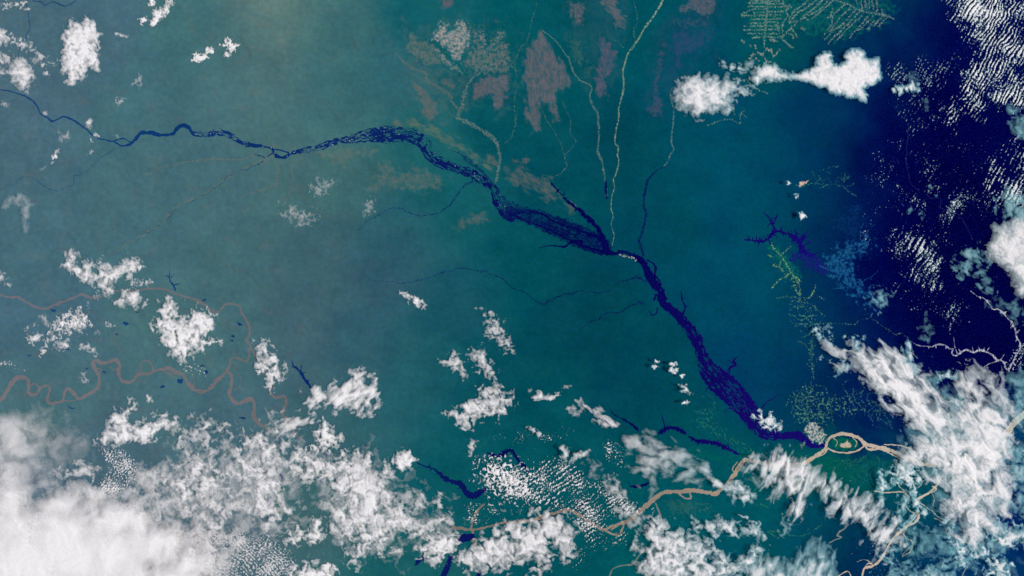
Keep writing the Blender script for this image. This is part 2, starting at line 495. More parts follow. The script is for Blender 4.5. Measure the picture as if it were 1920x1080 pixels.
river('dark blue middle reach of the braided river with bright sandbars', [NEG_A, NEG_A2, NEG_A3, NEG_A4], NAVY, edge=0.6, braid=(18.0, 4.2, 0.54, 7.0), seed=5)
NEG_B = [(957,401,26),(975,404,26),(1000,409,30),(1030,420,34),(1060,432,38),(1090,445,40),(1112,455,38),(1130,463,30),(1142,473,14),(1155,475,6.5),(1162,472,6.5),(1175,474,8),(1190,481,9),(1200,486,10)]
river('dim blue flooded forest filling the fan-shaped archipelago', [[(935,370,12),(952,388,24),(975,398,26),(1000,406,30),(1030,419,34),(1060,431,38),(1090,443,40),(1112,453,38),(1128,460,32),(1138,468,14)]], NAVY, edge=2.6, seed=7, cover=0.34, covn=0.5, mat=M_COVER, name='wetland')
river('fan-shaped navy archipelago of thin interlaced channels above the narrows', [NEG_B], NAVY, edge=1.4, braid=(19.0, 2.4, 0.54, 15), seed=8, cover=0.85, covn=0.3)
NEG_BM = [(957,402,7),(968,406,4),(985,413,3),(1010,423,3),(1035,434,3),(1060,446,3.4),(1085,458,4),(1110,466,5),(1130,472,6),(1143,475,7)]
NEG_BN = [(957,402,4),(975,399,2.4),(1000,399,3),(1020,403,3.4),(1034,413,4),(1048,419,3),(1072,427,3),(1097,436,4),(1120,444,8),(1132,455,12),(1138,468,10)]
river('pair of wider navy channels framing the fan-shaped archipelago', [NEG_BM, NEG_BN], NAVY, edge=1.2, seed=9)
NEG_C = [(1190,481,9.0),(1200,486,11.2),(1207,495,13.4),(1213,505,13.4),(1218,518,15.7),(1228,532,19.0),(1237,545,19.0),(1241,560,16.8),(1246,571,15.7),(1258,580,14.6),(1270,590,14.6),(1280,602,17.9),(1290,615,21.3),(1300,627,22.4),(1308,640,21.3),(1313,655,19.0),(1317,668,21.3),(1322,683,26.9),(1330,696,35.8),(1343,710,44.8),(1358,723,47.0),(1373,737,45.9),(1390,754,42.6),(1403,770,38.1),(1414,785,38.1),(1425,798,35.8),(1434,808,29.1),(1446,814,22.4),(1466,818,12.3),(1490,815,14.6),(1510,825,14.6),(1528,836,10.1),(1543,834,7.8)]
NEG_C2 = [(1213,488,2),(1224,493,3),(1229,503,4),(1228,516,4),(1236,526,3),(1241,538,4)]
NEG_C3 = [(1218,518,4),(1224,535,3),(1232,548,3),(1226,562,3)]
river('broad indigo lower reach of the braided river running down to the pale city', [NEG_C, NEG_C2, NEG_C3], NAVY, edge=1.0, braid=(18.0, 4.6, 0.42, 15), seed=11, spurs=0.12)
river('navy arm joining the fan-shaped archipelago from the north-west', [[(1033,343,2),(1050,362,3),(1065,378,4),(1085,393,6),(1098,405,8),(1110,415,9),(1118,425,7),(1124,435,7),(1131,448,12)]], NAVY, edge=1.8, seed=13, spurs=0.1, c=0.7)
river('short navy arm joining the archipelago from the south-west', [[(1012,465,1.6),(1025,461,1.8),(1040,461,2.4),(1058,462,3.5),(1068,456,5),(1080,452,6),(1092,454,6)]], NAVY, edge=1.2, seed=14, spurs=0.06)
river('dark dotted river coming down from the north into the narrows', [[(1245,312,2.5),(1225,326,3),(1213,345,5),(1208,370,5),(1207,385,4.5),(1211,400,5),(1208,420,4),(1203,440,5),(1198,450,6),(1202,463,6),(1206,478,5)]], NAVY, edge=2.0, escale=4, seed=15, cover=0.55, covn=0.7)
river('forked dark inlet on the right bank of the lower river', [[(1277,545,1),(1279,562,2.6),(1285,575,3.5),(1280,590,4.5)],[(1279,562,2),(1284,558,1.6),(1290,556,1)],[(1285,575,2),(1293,573,1)]], NAVY, edge=0.9, seed=16)
river('crooked dark inlet with side creeks on the right bank further down', [[(1384,668,1),(1375,676,4),(1379,684,4),(1369,690,4.5),(1367,700,3),(1365,712,3)],[(1366,675,1),(1372,680,2)]], NAVY, edge=1.4, escale=4, seed=17, spurs=0.15)
river('thin dark creek running into the lower river near the small white cloud', [[(1466,737,0.8),(1455,743,1.4),(1449,748,1.8),(1437,754,2),(1426,768,2.4)]], NAVY, edge=0.6, seed=18)
river('small hooked dark creek on the left bank of the lower river', [[(1232,577,1.6),(1231,587,2),(1222,591,2),(1218,583,1.4)]], NAVY, edge=0.7, seed=19)
river('dark creek with a bend on the left bank opposite the crooked inlet', [[(1338,722,2.4),(1330,725,2),(1325,730,1.6),(1322,737,1)]], NAVY, edge=0.7, seed=20)
river('tiny dark creek on the left bank of the lower river bend', [[(1374,765,2),(1364,767,1.6),(1357,772,1)]], NAVY, edge=0.6, seed=21)
river('long faint dark tributary wriggling in from the west', [[(1212,526,6),(1203,524,6),(1195,522,5),(1188,519,5),(1178,526,2),(1162,528,1.8),(1148,540,1.8),(1120,549,1.8),(1090,545,1.8),(1060,552,3),(1035,562,3.5),(1018,570,4.5),(1000,562,3),(985,548,2.4),(960,540,2),(945,525,2),(920,513,2),(895,507,2),(870,503,2),(850,506,2),(820,515,2),(790,525,1.6),(760,530,1.4),(730,528,1.2),(700,525,1)]], NAVY, edge=1.5, escale=4, meander=5, seed=22, cover=0.36, covn=0.6)
river('faint dark tributary with small pale specks below the long one', [[(1206,570,3),(1200,566,4),(1194,570,2),(1180,575,2.4),(1160,585,2.4),(1140,587,2),(1125,597,2),(1105,605,1.4),(1085,620,1)]], NAVY, edge=1.3, escale=4, meander=4, seed=23, cover=0.4, covn=0.5)
river('faint dark stream curling south-west from the middle river', [[(900,345,2),(888,341,3),(875,346,3),(860,360,3),(848,380,3),(830,395,2.6),(805,404,2.4),(780,402,2.2),(765,397,2),(745,390,2),(730,393,2),(705,405,1.8),(685,418,1.4),(672,430,1)]], NAVY, edge=1.5, escale=4, meander=4, seed=24, cover=0.34, covn=0.6)
river('dim blue side channel beside the middle river', [[(852,283,1.2),(865,291,2.4),(880,300,3),(893,311,3),(905,323,4),(915,336,5),(925,347,5)],[(870,297,1.4),(885,309,2),(898,318,2)]], NAVY, edge=2.0, escale=5, meander=2, seed=25, cover=0.5, covn=0.5)
river('thin dark stream falling from the top left corner', [[(50,8,1.6),(53,30,1.8),(56,52,1.8),(50,65,1.8),(47,78,1.6),(38,90,1.8),(35,103,1.8),(44,140,1.8),(47,178,1.6)]], NAVY, edge=0.6, meander=2, seed=26, cover=0.5, covn=0.3)
river('looping thin dark stream cut by the top edge', [[(60,-25,1.6),(62,0,1.8),(76,3,2),(85,10,2),(95,4,2),(105,5,2),(118,11,2.4),(130,9,2.4),(142,0,1.8),(150,-20,1.6)]], NAVY, edge=0.6, meander=1, seed=27, cover=0.8)
river('straight faint dark stream running from the bend to the left edge', [[(224,277,2),(195,292,1.8),(175,310,1.8),(148,330,1.8)],[(148,330,1.6),(138,331,1.8),(140,345,1.6),(125,350,1.6),(105,357,1.6),(85,350,1.6),(65,335,1.6),(45,332,1.6),(25,345,1.6),(0,355,1.6),(-40,370,1.6)]], NAVY, edge=0.8, meander=3, seed=28, cover=0.28, covn=0.5)

# --- flood-plain tributaries: brownish, speckled
FLOODW = (112, 112, 112)
def flood(label, paths, col, w=1.0, cover=0.55, covn=0.7, meander=3.0, seed=1, edge=1.6):
    paths = [[(a, b, max(1.2, q * 0.85)) for a, b, q in p] for p in paths]
    return river(label, paths, np.array(col, float), edge=edge, escale=4.5, meander=meander, cover=cover, covn=covn, mat=M_COVER, seed=seed, c=0.9)
flood('faint brown flood plain winding south-west below the middle bend', [[(512,292,5),(490,301,5),(460,315,6),(445,325,6),(430,330,5),(405,350,6),(380,365,6),(350,378,5),(330,390,6),(310,410,5),(285,430,5),(255,448,4),(240,455,4),(220,470,3),(200,480,2)],[(242,454,2),(225,440,2),(205,428,1.5),(190,424,1)]], (100,112,106), cover=0.45, seed=31)
river('thread of dark water meandering through the faint brown flood plain', [[(488,303,1.6),(460,317,1.8),(445,324,1.8),(430,331,1.8),(405,351,1.8),(380,366,1.8),(350,380,1.6),(330,391,1.6),(310,411,1.4),(285,431,1.2),(255,449,1)]], NAVY, edge=0.7, meander=6, seed=131, cover=0.28, covn=0.4)
flood('pale brown stream trace running west from the middle bend', [[(480,292,5),(460,297,4),(440,300,4),(400,298,4),(370,301,4),(340,306,3),(310,312,3),(280,325,2),(262,331,1.5)]], (112,112,108), cover=0.4, seed=32)
flood('pale brown stream trace bending south then west', [[(523,300,4),(520,325,4),(517,345,5),(505,352,3),(485,358,3),(460,366,2),(448,372,1.5)]], (110,108,108), cover=0.4, seed=33)
flood('short pale brown stream trace running straight south', [[(546,300,4),(547,325,4),(546,350,4),(540,368,3),(533,378,3)]], (108,106,108), cover=0.4, seed=34)
flood('speckled grey river running from the bright savanna fan down to the main river', [[(943,68,3),(925,85,3),(912,100,2.6),(905,115,2.6),(901,135,3),(890,142,3.6),(882,152,4.6),(875,162,5),(870,180,7),(867,198,7),(862,212,7),(858,221,7),(870,226,8),(890,237,9),(910,248,8),(923,258,8),(931,268,8),(936,285,6),(937,300,6),(935,315,6),(932,330,6),(930,342,4)]], (104,116,116), cover=0.6, covn=0.6, meander=1.5, seed=35)
flood('speckled brown river joining the grey one from the left', [[(740,98,1.5),(752,112,3),(762,120,5),(775,128,5),(797,138,6),(800,150,8),(815,160,8),(830,170,8),(843,178,7),(847,190,6),(857,203,6),(861,213,6)]], (96,108,107), cover=0.62, covn=0.45, meander=1.5, seed=36)
flood('thin dark teal stream slicing through the bright savanna fan', [[(812,78,4),(830,95,4),(845,110,4),(860,122,4),(874,140,3),(880,148,2)]], (10,92,96), cover=0.85, covn=0.2, seed=37, edge=1.0)
flood('faint speckled stream dropping from the top between two savannas', [[(1008,5,2),(1000,30,2),(995,45,2),(990,75,2.4),(975,92,3),(968,110,2.6),(967,130,2.6),(968,160,2.6),(965,200,4),(966,230,4),(960,258,3),(945,270,2)]], (84,112,100), cover=0.35, covn=1.0, meander=4, seed=38)
flood('slender grey river coming down west of the yellow river', [[(1018,58,2),(1040,75,2),(1052,90,2.4),(1060,102,3),(1067,110,3.6),(1072,128,3),(1085,148,3),(1108,162,3),(1106,180,3.2),(1112,200,4),(1120,210,4),(1122,230,4),(1123,250,4.4),(1122,270,4.4),(1121,285,4.6),(1128,300,4),(1132,320,4),(1136,345,3),(1138,368,2)]], (106,120,118), cover=0.6, covn=0.55, meander=1.6, seed=39)
river('dark tail end of the slender grey river', [[(1136,338,2),(1136,355,4),(1138,372,2.6)]], NAVY, edge=1.2, seed=40, cover=0.8)
YEL = [(1100,(104,140,118)),(1165,(136,150,126)),(1243,(156,162,138))]
river('pale yellow river running from the top edge down to the narrows', [[(1258,-30,3.2),(1243,0,3.2),(1235,15,3.2),(1222,35,3.0),(1207,55,3.0),(1198,72,3.0),(1188,86,3.0),(1178,100,3.0),(1172,118,3.0),(1168,140,2.9),(1170,165,3.0),(1165,185,2.9),(1160,205,2.9),(1160,225,2.7),(1155,245,2.6),(1153,268,2.6),(1159,275,2.4),(1158,290,2.1),(1160,305,2.1),(1155,325,2.2),(1150,336,2.1),(1152,350,2.1),(1147,370,2.1),(1146,390,1.9),(1150,405,1.4),(1146,420,1.0),(1151,440,1.0),(1148,460,1.0)]], YEL, edge=1.4, escale=3.5, meander=1.5, seed=41, cover=0.68, covn=0.7, mat=M_COVER)
flood('grey winding river beside the round white cloud', [[(1288,148,1.5),(1268,160,2),(1258,170,3),(1258,186,3),(1263,205,3),(1262,230,3),(1260,250,3),(1259,268,3),(1263,278,3.4),(1257,290,3),(1252,303,3),(1243,314,2)]], (96,122,124), cover=0.6, covn=0.6, meander=1.5, seed=42)
flood('thin brown stream ending at the reddish riverside savanna', [[(1012,195,1.4),(1025,225,1.6),(1035,240,1.6),(1048,262,1.6),(1058,290,2),(1062,310,2.2),(1050,326,2.2),(1035,332,2),(1020,328,2),(1015,340,2)],[(1055,190,1.4),(1069,225,1.6),(1070,250,1.6),(1080,266,1.6),(1060,290,1.6)]], (92,108,106), cover=0.5, covn=0.6, meander=2.5, seed=43)
flood('faint stream trace just left of the yellow river at the top', [[(1180,-20,1.4),(1190,10,1.6),(1194,35,1.6),(1188,60,2),(1191,75,2),(1184,92,2)],[(1135,55,1.4),(1150,72,1.6),(1172,90,1.4)]], (84,116,106), cover=0.45, covn=0.7, seed=44)
flood('thin pale stream in the dark blue east', [[(1703,250,0.9),(1699,290,0.9),(1705,335,1),(1715,352,1.2),(1730,358,1.2),(1745,371,1.3),(1762,373,1.3),(1765,390,1.3),(1790,398,1.3),(1805,412,1.3),(1815,432,1.2),(1825,450,1)]], (52,58,110), cover=0.5, covn=0.5, seed=45, edge=0.6)

# --- muddy meandering rivers
SOL = [(-45,770,7.1),(0,749,7.1),(8,741,7.1),(15,730,7.1),(22,718,8.3),(30,710,8.3),(42,707,7.1),(52,712,5.9),(54,725,5.9),(53,735,5.9),(60,740,5.9),(70,737,4.7),(76,727,4.7),(85,723,4.7),(93,726,4.7),(92,738,4.7),(88,749,4.7),(93,756,5.3),(108,755,5.3),(118,750,5.9),(120,738,5.3),(127,729,5.9),(135,735,5.3),(143,744,5.3),(150,747,7.1),(165,740,5.9),(180,730,5.9),(186,718,5.9),(184,702,5.9),(178,692,8.3),(174,682,8.3),(180,676,7.1),(192,681,5.9),(205,678,5.9),(218,676,7.1),(224,685,7.1),(222,700,6.5),(228,713,6.5),(240,717,5.9),(250,713,5.9),(258,703,5.9),(266,700,5.9),(280,701,4.7),(290,695,5.9),(305,692,5.9),(318,690,7.1),(328,697,5.9),(342,702,5.9),(350,715,5.9),(358,725,7.1),(368,732,6.5),(382,734,6.5),(395,727,5.9),(407,713,7.1),(418,704,5.9),(425,697,5.9),(433,703,5.3),(435,715,5.3),(432,728,5.9),(430,740,6.5),(437,752,6.5),(447,757,5.9),(458,752,6.5),(468,748,8.3),(476,753,6.5),(477,765,5.9),(475,778,5.9),(480,788,5.9),(490,797,5.3),(505,806,4.7)]
SOLL = [[(263,700,2.5),(264,685,2.5),(270,676,2.5),(280,678,2.5),(286,690,2.5),(283,699,2.5)],[(54,725,2),(65,720,2),(74,727,2)],[(178,690,2),(188,692,2),(188,698,2),(182,700,2)],[(118,751,2),(135,752,2),(147,748,2.4)],[(303,694,2),(318,701,2.4),(335,700,2)],[(363,731,1.6),(363,708,1.6),(357,700,1.2)],[(222,690,1.6),(212,693,1.2),(206,684,1)],[(405,715,2),(411,709,3),(417,712,2)]]
river('muddy mauve river meandering in loops across the lower left', [SOL] + SOLL, MUD, edge=0.9, seed=51, meander=1.2)
river('muddy mauve river curving down from the left edge to the loops', [[(-45,545,4),(0,553,4.4),(15,557,4.4),(35,558,4.4),(50,567,4.4),(68,576,4.4),(85,579,4.6),(100,573,4.4),(120,565,5),(140,557,4.4),(155,552,4.4),(170,558,4),(185,558,4),(200,548,3.6),(225,545,3.6),(250,545,3.6),(285,541,3.6),(310,543,4),(330,551,4.4),(345,556,4.4),(360,560,5),(380,569,5),(395,580,5),(408,586,5),(416,578,4.4),(425,570,4.4),(440,571,4.4),(450,575,4.4),(452,585,4),(460,598,5),(466,610,5),(468,625,4.4),(462,638,4),(470,648,4),(466,657,4),(467,668,4.4),(461,678,4),(450,673,3.6),(440,671,4.4),(432,674,4.4),(430,685,4.4),(424,697,4.6)]], MUD, edge=0.8, seed=52, cover=0.85)
river('thin muddy side channel looping right of the river junction', [[(432,677,1.4),(444,682,1.6),(446,690,1.4),(436,690,1.4)],[(436,688,1.4),(445,700,1.4),(452,715,1.6),(448,726,1.6),(436,730,1.6)]], MUD, edge=0.5, seed=53, cover=0.45)
river('muddy brown river bending below the tall broken cloud', [[(470,650,3.6),(484,676,3.4),(494,695,3.6),(505,712,4),(509,724,4.6),(508,738,4.6),(515,745,4.6),(525,744,4.6),(533,743,4.6),(537,752,4.6),(534,766,4.6),(530,778,4.6),(540,787,4.6),(549,796,4.4),(551,810,4),(562,823,3.6)]], MUD, edge=0.7, seed=54, cover=0.9)
SOB = [(830,968,3.3),(840,978,4.9),(850,988,4.9),(865,991,5.7),(885,993,5.7),(915,988,4.1),(945,980,4.9),(975,978,5.7),(1000,975,6.6),(1030,965,5.7),(1055,958,5.7),(1063,955,5.7),(1080,962,5.3),(1100,975,5.3),(1120,988,5.3),(1135,993,5.7),(1150,986,4.9),(1165,981,4.9),(1180,974,5.7),(1197,960,7.4),(1212,948,8.2),(1225,937,8.2),(1240,925,7.4),(1252,922,6.6),(1275,922,6.6),(1300,919,7.4),(1320,922,6.6),(1340,926,7.4),(1350,920,6.6),(1365,905,5.7),(1377,890,7.4),(1387,875,6.6),(1396,863,7.4),(1410,864,7.4),(1440,870,7.4),(1480,873,8.2),(1508,868,7.0),(1525,858,7.0),(1540,848,6.4),(1549,838,5.8),(1551,828,5.8),(1558,820,5.1),(1570,815,5.1),(1585,814,5.1),(1600,817,5.8),(1612,823,7.0),(1622,832,7.0),(1640,837,6.4),(1660,842,7.0),(1675,847,5.8),(1690,855,6.4),(1702,861,8.2),(1730,870,8.2),(1765,872,8.2),(1800,862,9.8),(1840,848,11.5),(1880,820,11.5),(1905,790,11.5),(1930,770,11.5)]
SOBL = [[(1552,840,2.6),(1560,845,2.8),(1572,848,2.6),(1590,849,3.2),(1606,846,2.8),(1614,841,3.0),(1621,836,3)],[(1660,846,2),(1680,856,2),(1700,868,2)],[(1690,872,2),(1700,888,3),(1710,902,3),(1716,918,2.6)],[(1640,920,1.2),(1660,924,2),(1690,922,2),(1706,932,2)],[(1598,820,1.4),(1606,828,1.4),(1604,838,1.2)],[(1562,822,1.2),(1570,828,1.2),(1566,838,1)],[(1622,835,3.9),(1628,842,3.9),(1640,843,3.9),(1655,839,4.2)],[(1533,857,2.9),(1545,851,2.9),(1551,842,2.9)],[(1658,834,1.7),(1680,834,2.0),(1697,838,1.7),(1712,842,1.5)],[(1692,850,1.4),(1700,840,1.4),(1710,845,1.4)],[(1133,993,3.4),(1145,1000,3.7),(1160,1003,3.7),(1167,992,3.4),(1170,981,3.4)],[(1146,993,2.5),(1158,986,2.5)],[(1272,925,2.9),(1284,934,2.9),(1295,934,2.5),(1294,926,1.7)],[(1378,888,1.7),(1373,880,1.7),(1382,866,1.7)],[(885,993,4.2),(888,1005,5.1),(891,1020,6.0)],[(883,992,3.4),(889,970,4.2),(897,955,3.4),(908,946,2.5)]]
river('wide sandy river running along the lower edge and looping past the city', [SOB] + SOBL, MUD, edge=0.7, seed=55, meander=1.8, braid=(14.0, 3.4, 0.10, 7.5), covn=0.12, cover=0.95)
river('pale sandy river with a tear-shaped island below the eastern clouds', [[(1765,895,3.8),(1757,909,4.5),(1745,922,3.8),(1732,929,4.5),(1722,936,3.8)],[(1749,912,2.2),(1755,918,2.2),(1746,924,2.2)]], MUD, edge=0.6, seed=56)
river('pale sandy river snaking down to the lower right edge', [[(1722,958,2.8),(1722,970,4.2),(1715,980,4.2),(1703,985,4.2),(1690,995,4.9),(1672,1013,3.5),(1660,1035,3.5),(1650,1050,4.2),(1635,1062,4.9),(1622,1064,4.9),(1618,1075,3.5),(1612,1110,3.5)],[(1623,1062,1.7),(1629,1056,1.7),(1638,1060,1.7)],[(1570,1082,2.1),(1582,1074,2.1),(1592,1073,2.1),(1598,1090,2.1)],[(1700,985,1.4),(1712,975,1.4),(1718,965,1.4)]], MUD, edge=0.8, seed=57)
river('tangle of thin tan channels on the flats below the confluence', [[(1700,868,2),(1690,882,1.6),(1682,900,1.8),(1690,915,2),(1700,928,2.2),(1696,945,2.4),(1688,958,2)],[(1682,900,1.4),(1665,908,1.4),(1652,922,1.2)],[(1722,938,1.8),(1735,950,1.6),(1748,958,1.6),(1760,970,1.8),(1775,975,1.6),(1788,970,1.2)],[(1696,945,2),(1706,958,2.4),(1718,962,2)],[(1745,922,1.4),(1752,935,1.4),(1748,950,1.2)],[(1690,996,1.4),(1700,1010,1.6),(1712,1018,2),(1706,1034,2),(1692,1042,1.6)],[(1640,1060,1.4),(1622,1050,1.4),(1606,1054,1.2)],[(1755,905,1.6),(1742,898,1.4),(1730,903,1.4),(1722,915,1.4)]], MUD, edge=0.8, seed=64, meander=3.0, cover=0.75, covn=0.4)
river('thin muddy creek winding under the lower middle clouds', [[(1130,1110,2),(1145,1075,2.4),(1150,1066,2.4),(1168,1060,2.6),(1185,1058,2.8),(1195,1047,2.4),(1204,1034,2)]], MUD, edge=0.8, seed=58, cover=0.7)
river('short muddy creek leaving the sandy river southwards', [[(1229,943,2),(1236,960,3),(1240,972,3),(1244,982,2)]], MUD, edge=0.6, seed=59, cover=0.7)
river('muddy squiggle of a creek inside the dark cloud-framed clearing', [[(1592,983,2),(1582,992,2),(1574,997,3),(1570,1004,3),(1578,1008,2),(1566,1012,2),(1555,1018,2)]], MUD, edge=0.8, seed=60, cover=0.6)
river('pale creek curving through broken cloud at the lower right', [[(1780,975,2),(1772,982,2.4),(1760,975,2.4),(1752,972,2)],[(1715,1005,2),(1712,1020,3),(1702,1030,3),(1692,1040,2)],[(1800,1050,2),(1806,1060,2)],[(1818,1055,1.4),(1810,1068,1.8),(1803,1082,1.8)]], MUD, edge=0.8, seed=61, cover=0.6)
PALE = [(1700,(120,124,150)),(1760,(180,182,196)),(1860,(196,196,200)),(1920,(190,192,198))]
river('pale grey drowned river with short arms in the dark east', [[(1708,640,0.8),(1722,648,1.4),(1737,649,1.7),(1747,651,2.0),(1757,646,2.3),(1772,647,2.3),(1780,654,2.0),(1787,655,2.0),(1785,662,2.0),(1790,667,2.5),(1800,662,2.7),(1812,656,2.8),(1825,661,2.8),(1837,656,3.0),(1850,660,3.0),(1862,666,2.8),(1869,675,2.8),(1876,675,2.7),(1884,682,2.7),(1885,690,2.8),(1892,696,2.8)],[(1837,656,1.2),(1834,649,0.7)],[(1850,660,1.4),(1855,651,0.7)],[(1876,675,1.4),(1883,664,0.7)],[(1872,677,1.4),(1855,682,1.2),(1841,691,0.7)],[(1795,664,1.1),(1790,648,0.8),(1788,632,0.7)],[(1825,661,1.1),(1823,650,0.7)]], PALE, cover=0.8, covn=0.5, edge=0.9, seed=62, spurs=0.12)
river('pale crooked river arm dropping along the right edge', [[(1820,545,1.1),(1832,555,1.2),(1843,558,1.2),(1855,570,1.4),(1862,580,1.7),(1872,580,1.9),(1880,586,2.0),(1890,597,2.0),(1898,605,2.3),(1902,615,2.0),(1905,622,2.0),(1906,630,2.3),(1912,643,2.3),(1913,655,2.3),(1906,664,2.5),(1900,677,2.8),(1890,694,3.0)],[(1912,653,1.6),(1930,640,1.6)]], PALE, cover=0.8, covn=0.5, edge=1.2, escale=4, seed=63, spurs=0.18, meander=1.5)

# ------------------------------------------------------------------ lakes and the reservoir
def lake(label, paths, edge=1.0, spurs=0.0, spur_len=7.0, seed=1, stops=None, cover=1.0, escale=5.0, covn=0.0):
    o = river(label, paths, stops or NAVY, edge=edge, escale=escale, meander=0.8, spurs=spurs, spur_len=spur_len, seed=seed, name='lake', cover=cover, c=0.7, covn=covn)
    o['category'] = 'lake'
    return o
BALB = [[(1397,450,2.6),(1408,450,3.3),(1418,452,3.8),(1433,453,4.5),(1445,443,5.5),(1453,434,5.5),(1466,435,5.0),(1480,440,6.2),(1492,447,8.6),(1500,456,9.8),(1504,468,11.0),(1512,480,14.6),(1522,490,17.0),(1534,497,12.2)],[(1453,434,4.3),(1448,420,3.8),(1442,409,2.8),(1432,397,1.6)],[(1450,420,2.6),(1454,411,2.4),(1458,401,1.4)],[(1497,452,4.3),(1492,438,3.3),(1491,428,1.4)],[(1500,450,5.0),(1507,441,3.8),(1515,433,1.4)],[(1503,452,3.8),(1512,443,3.1)],[(1504,472,8.6),(1495,480,9.8),(1484,487,7.4)],[(1522,488,5.0),(1536,482,1.9)],[(1513,492,1.6),(1507,502,1.4),(1503,509,1.2)],[(1480,440,2.4),(1478,430,1)],[(1486,443,2.6),(1484,432,1.2)],[(1468,436,2.2),(1470,446,1)],[(1506,462,3),(1518,455,1.6),(1524,448,0.8)],[(1508,470,3),(1522,466,1.4)],[(1496,480,3),(1486,476,1.2)],[(1518,486,4),(1532,474,1.6)],[(1424,452,2.2),(1422,462,0.9)],[(1440,449,2.4),(1446,460,1)]]
lake('feathery dark indigo reservoir with many branching arms', BALB, edge=1.7, spurs=0.5, spur_len=11.0, seed=71, escale=3.6, stops=[(1390, (8, 6, 92)), (1480, (12, 0, 102)), (1540, (16, 4, 114))])
lake('speckled violet-blue drowned forest at the lower end of the reservoir', [[(1506,482,12),(1520,492,20),(1536,500,22),(1548,508,12)],[(1500,478,8),(1490,484,12),(1484,490,6)]], edge=2.4, spurs=0.25, seed=171, escale=4.0, stops=[(1390, (12, 4, 102)), (1540, (18, 16, 122))], cover=0.5, covn=0.8)
lake('dark lake with notched shores below the lower middle clouds, ending at the sandy river', [[(1236,812,5),(1245,806,8),(1257,802,8),(1270,804,8),(1284,812,5)],[(1293,820,4),(1304,826,6),(1320,828,8),(1345,832,7),(1365,842,6),(1386,852,4)],[(1241,779,1.4),(1244,790,2),(1247,800,3)],[(1144,767,1.2),(1152,778,2),(1168,786,2.6),(1185,796,4),(1196,806,5)]], edge=1.8, spurs=0.12, seed=72, escale=4)
lake('curved navy lake with a short spur above the speckled cloud streets', [[(914,849,3),(926,854,4.6),(938,854,6),(950,847,7),(959,844,6),(966,854,5),(974,866,5.4),(983,874,6),(990,884,4)],[(952,846,2),(946,838,1)]], edge=1.2, spurs=0.05, seed=73)
lake('long navy lake like a bent ribbon right of the round white cloud', [[(782,868,1.6),(796,874,2.6),(812,879,4),(822,886,5),(832,895,8),(845,902,9),(860,906,10),(868,914,10),(876,925,11),(888,929,11),(900,924,10),(910,918,8)],[(865,907,3),(865,900,1.4)]], edge=1.2, spurs=0.05, seed=74)
lake('slender royal blue lake with forked tip beside the long feathered cloud', [[(547,676,1.6),(551,687,3),(558,692,4),(566,702,5),(572,712,5.6),(579,720,6),(583,730,5)],[(565,699,3),(564,690,2),(566,684,1)],[(568,699,2),(575,698,0.8)],[(551,686,1.4),(547,690,0.8)]], edge=0.9, seed=75)
lake('small navy lake under the cloud above the lower middle river', [[(858,1014,8),(866,1010,14),(878,1008,12),(886,1006,8)],[(862,1012,6),(860,1022,4)]], edge=1.2, seed=76)
lake('navy lake running off the lower edge below the middle', [[(845,1046,10),(841,1058,9),(836,1070,10),(828,1090,10)]], edge=1.2, seed=77)
lake('small navy lake half hidden left of the lower edge cloud', [[(793,1046,8),(786,1052,7),(778,1060,2)]], edge=1.4, seed=78)
lake('small navy lake cut by the lower edge right of the long one', [[(902,1072,6),(892,1085,8)]], edge=1.0, seed=79)
lake('short navy lake below the grey hooked clouds', [[(1182,913,3),(1192,912,5),(1204,911,5.6),(1216,905,3.4)],[(1184,912,2),(1177,903,1)]], edge=1.2, seed=80)
lake('dark forked creek lake above the muddy left river', [[(311,517,1.6),(317,520,2.6),(320,528,2.6),(325,535,2.6),(330,545,2)],[(317,520,1.6),(319,508,0.9)],[(320,521,1.6),(326,512,0.9)],[(325,535,1.6),(338,531,0.9)]], edge=0.5, seed=81)
lake('pair of dark slits beside the dense small clouds of the lower middle', [[(1080,956,2),(1095,944,3.6),(1104,936,2)]], edge=1.2, seed=82, cover=0.9)
LK = [(100,580,10,6,'dark lake beside the muddy left river under the speckled cloud'),(236,606,9,6,'dark speck of a lake left of the large white cloud'),(258,586,7,2,'thin dark oxbow lake below the small round cloud'),(126,657,14,2,'thin dark crescent lake below the speckled cloud'),(56,668,9,2.4,'thin dark lake left of the crescent one'),(450,607,9,5,'dark lake right of the large white cloud'),(437,630,6,4,'dark lake just below the one by the large cloud'),(380,687,9,4,'dark lake between the large cloud and the muddy loops'),(386,698,4,7,'dark upright lake under the one by the muddy loops'),(338,712,9,7,'dim lake on the muddy loops at the lower left'),(455,784,12,3,'dark thin lake near the start of the cloud bank'),(610,852,8,6,'dark lake in a gap of the lower left cloud bank'),(530,892,8,10,'dim blue lake seen through the lower left cloud bank'),(608,930,8,2.5,'thin dark lake in the narrow gap of the cloud bank'),(135,763,14,2.4,'thin dark lake below the muddy loop crossing'),(435,640,5,3,'tiny dark lake below the pair right of the large cloud'),(383,562,8,2.4,'thin dark lake beside the muddy left river bend'),(195,698,6,2.4,'tiny dark lake by the muddy hairpin'),(163,690,5,3,'tiny dark lake left of the muddy hairpin'),(219,628,3.5,3.5,'tiny black round lake left of the large white cloud'),(305,725,9,4,'faint dark lake below the muddy loops'),(684,838,2.4,8,'thin upright dark lake above the lower middle clouds')]
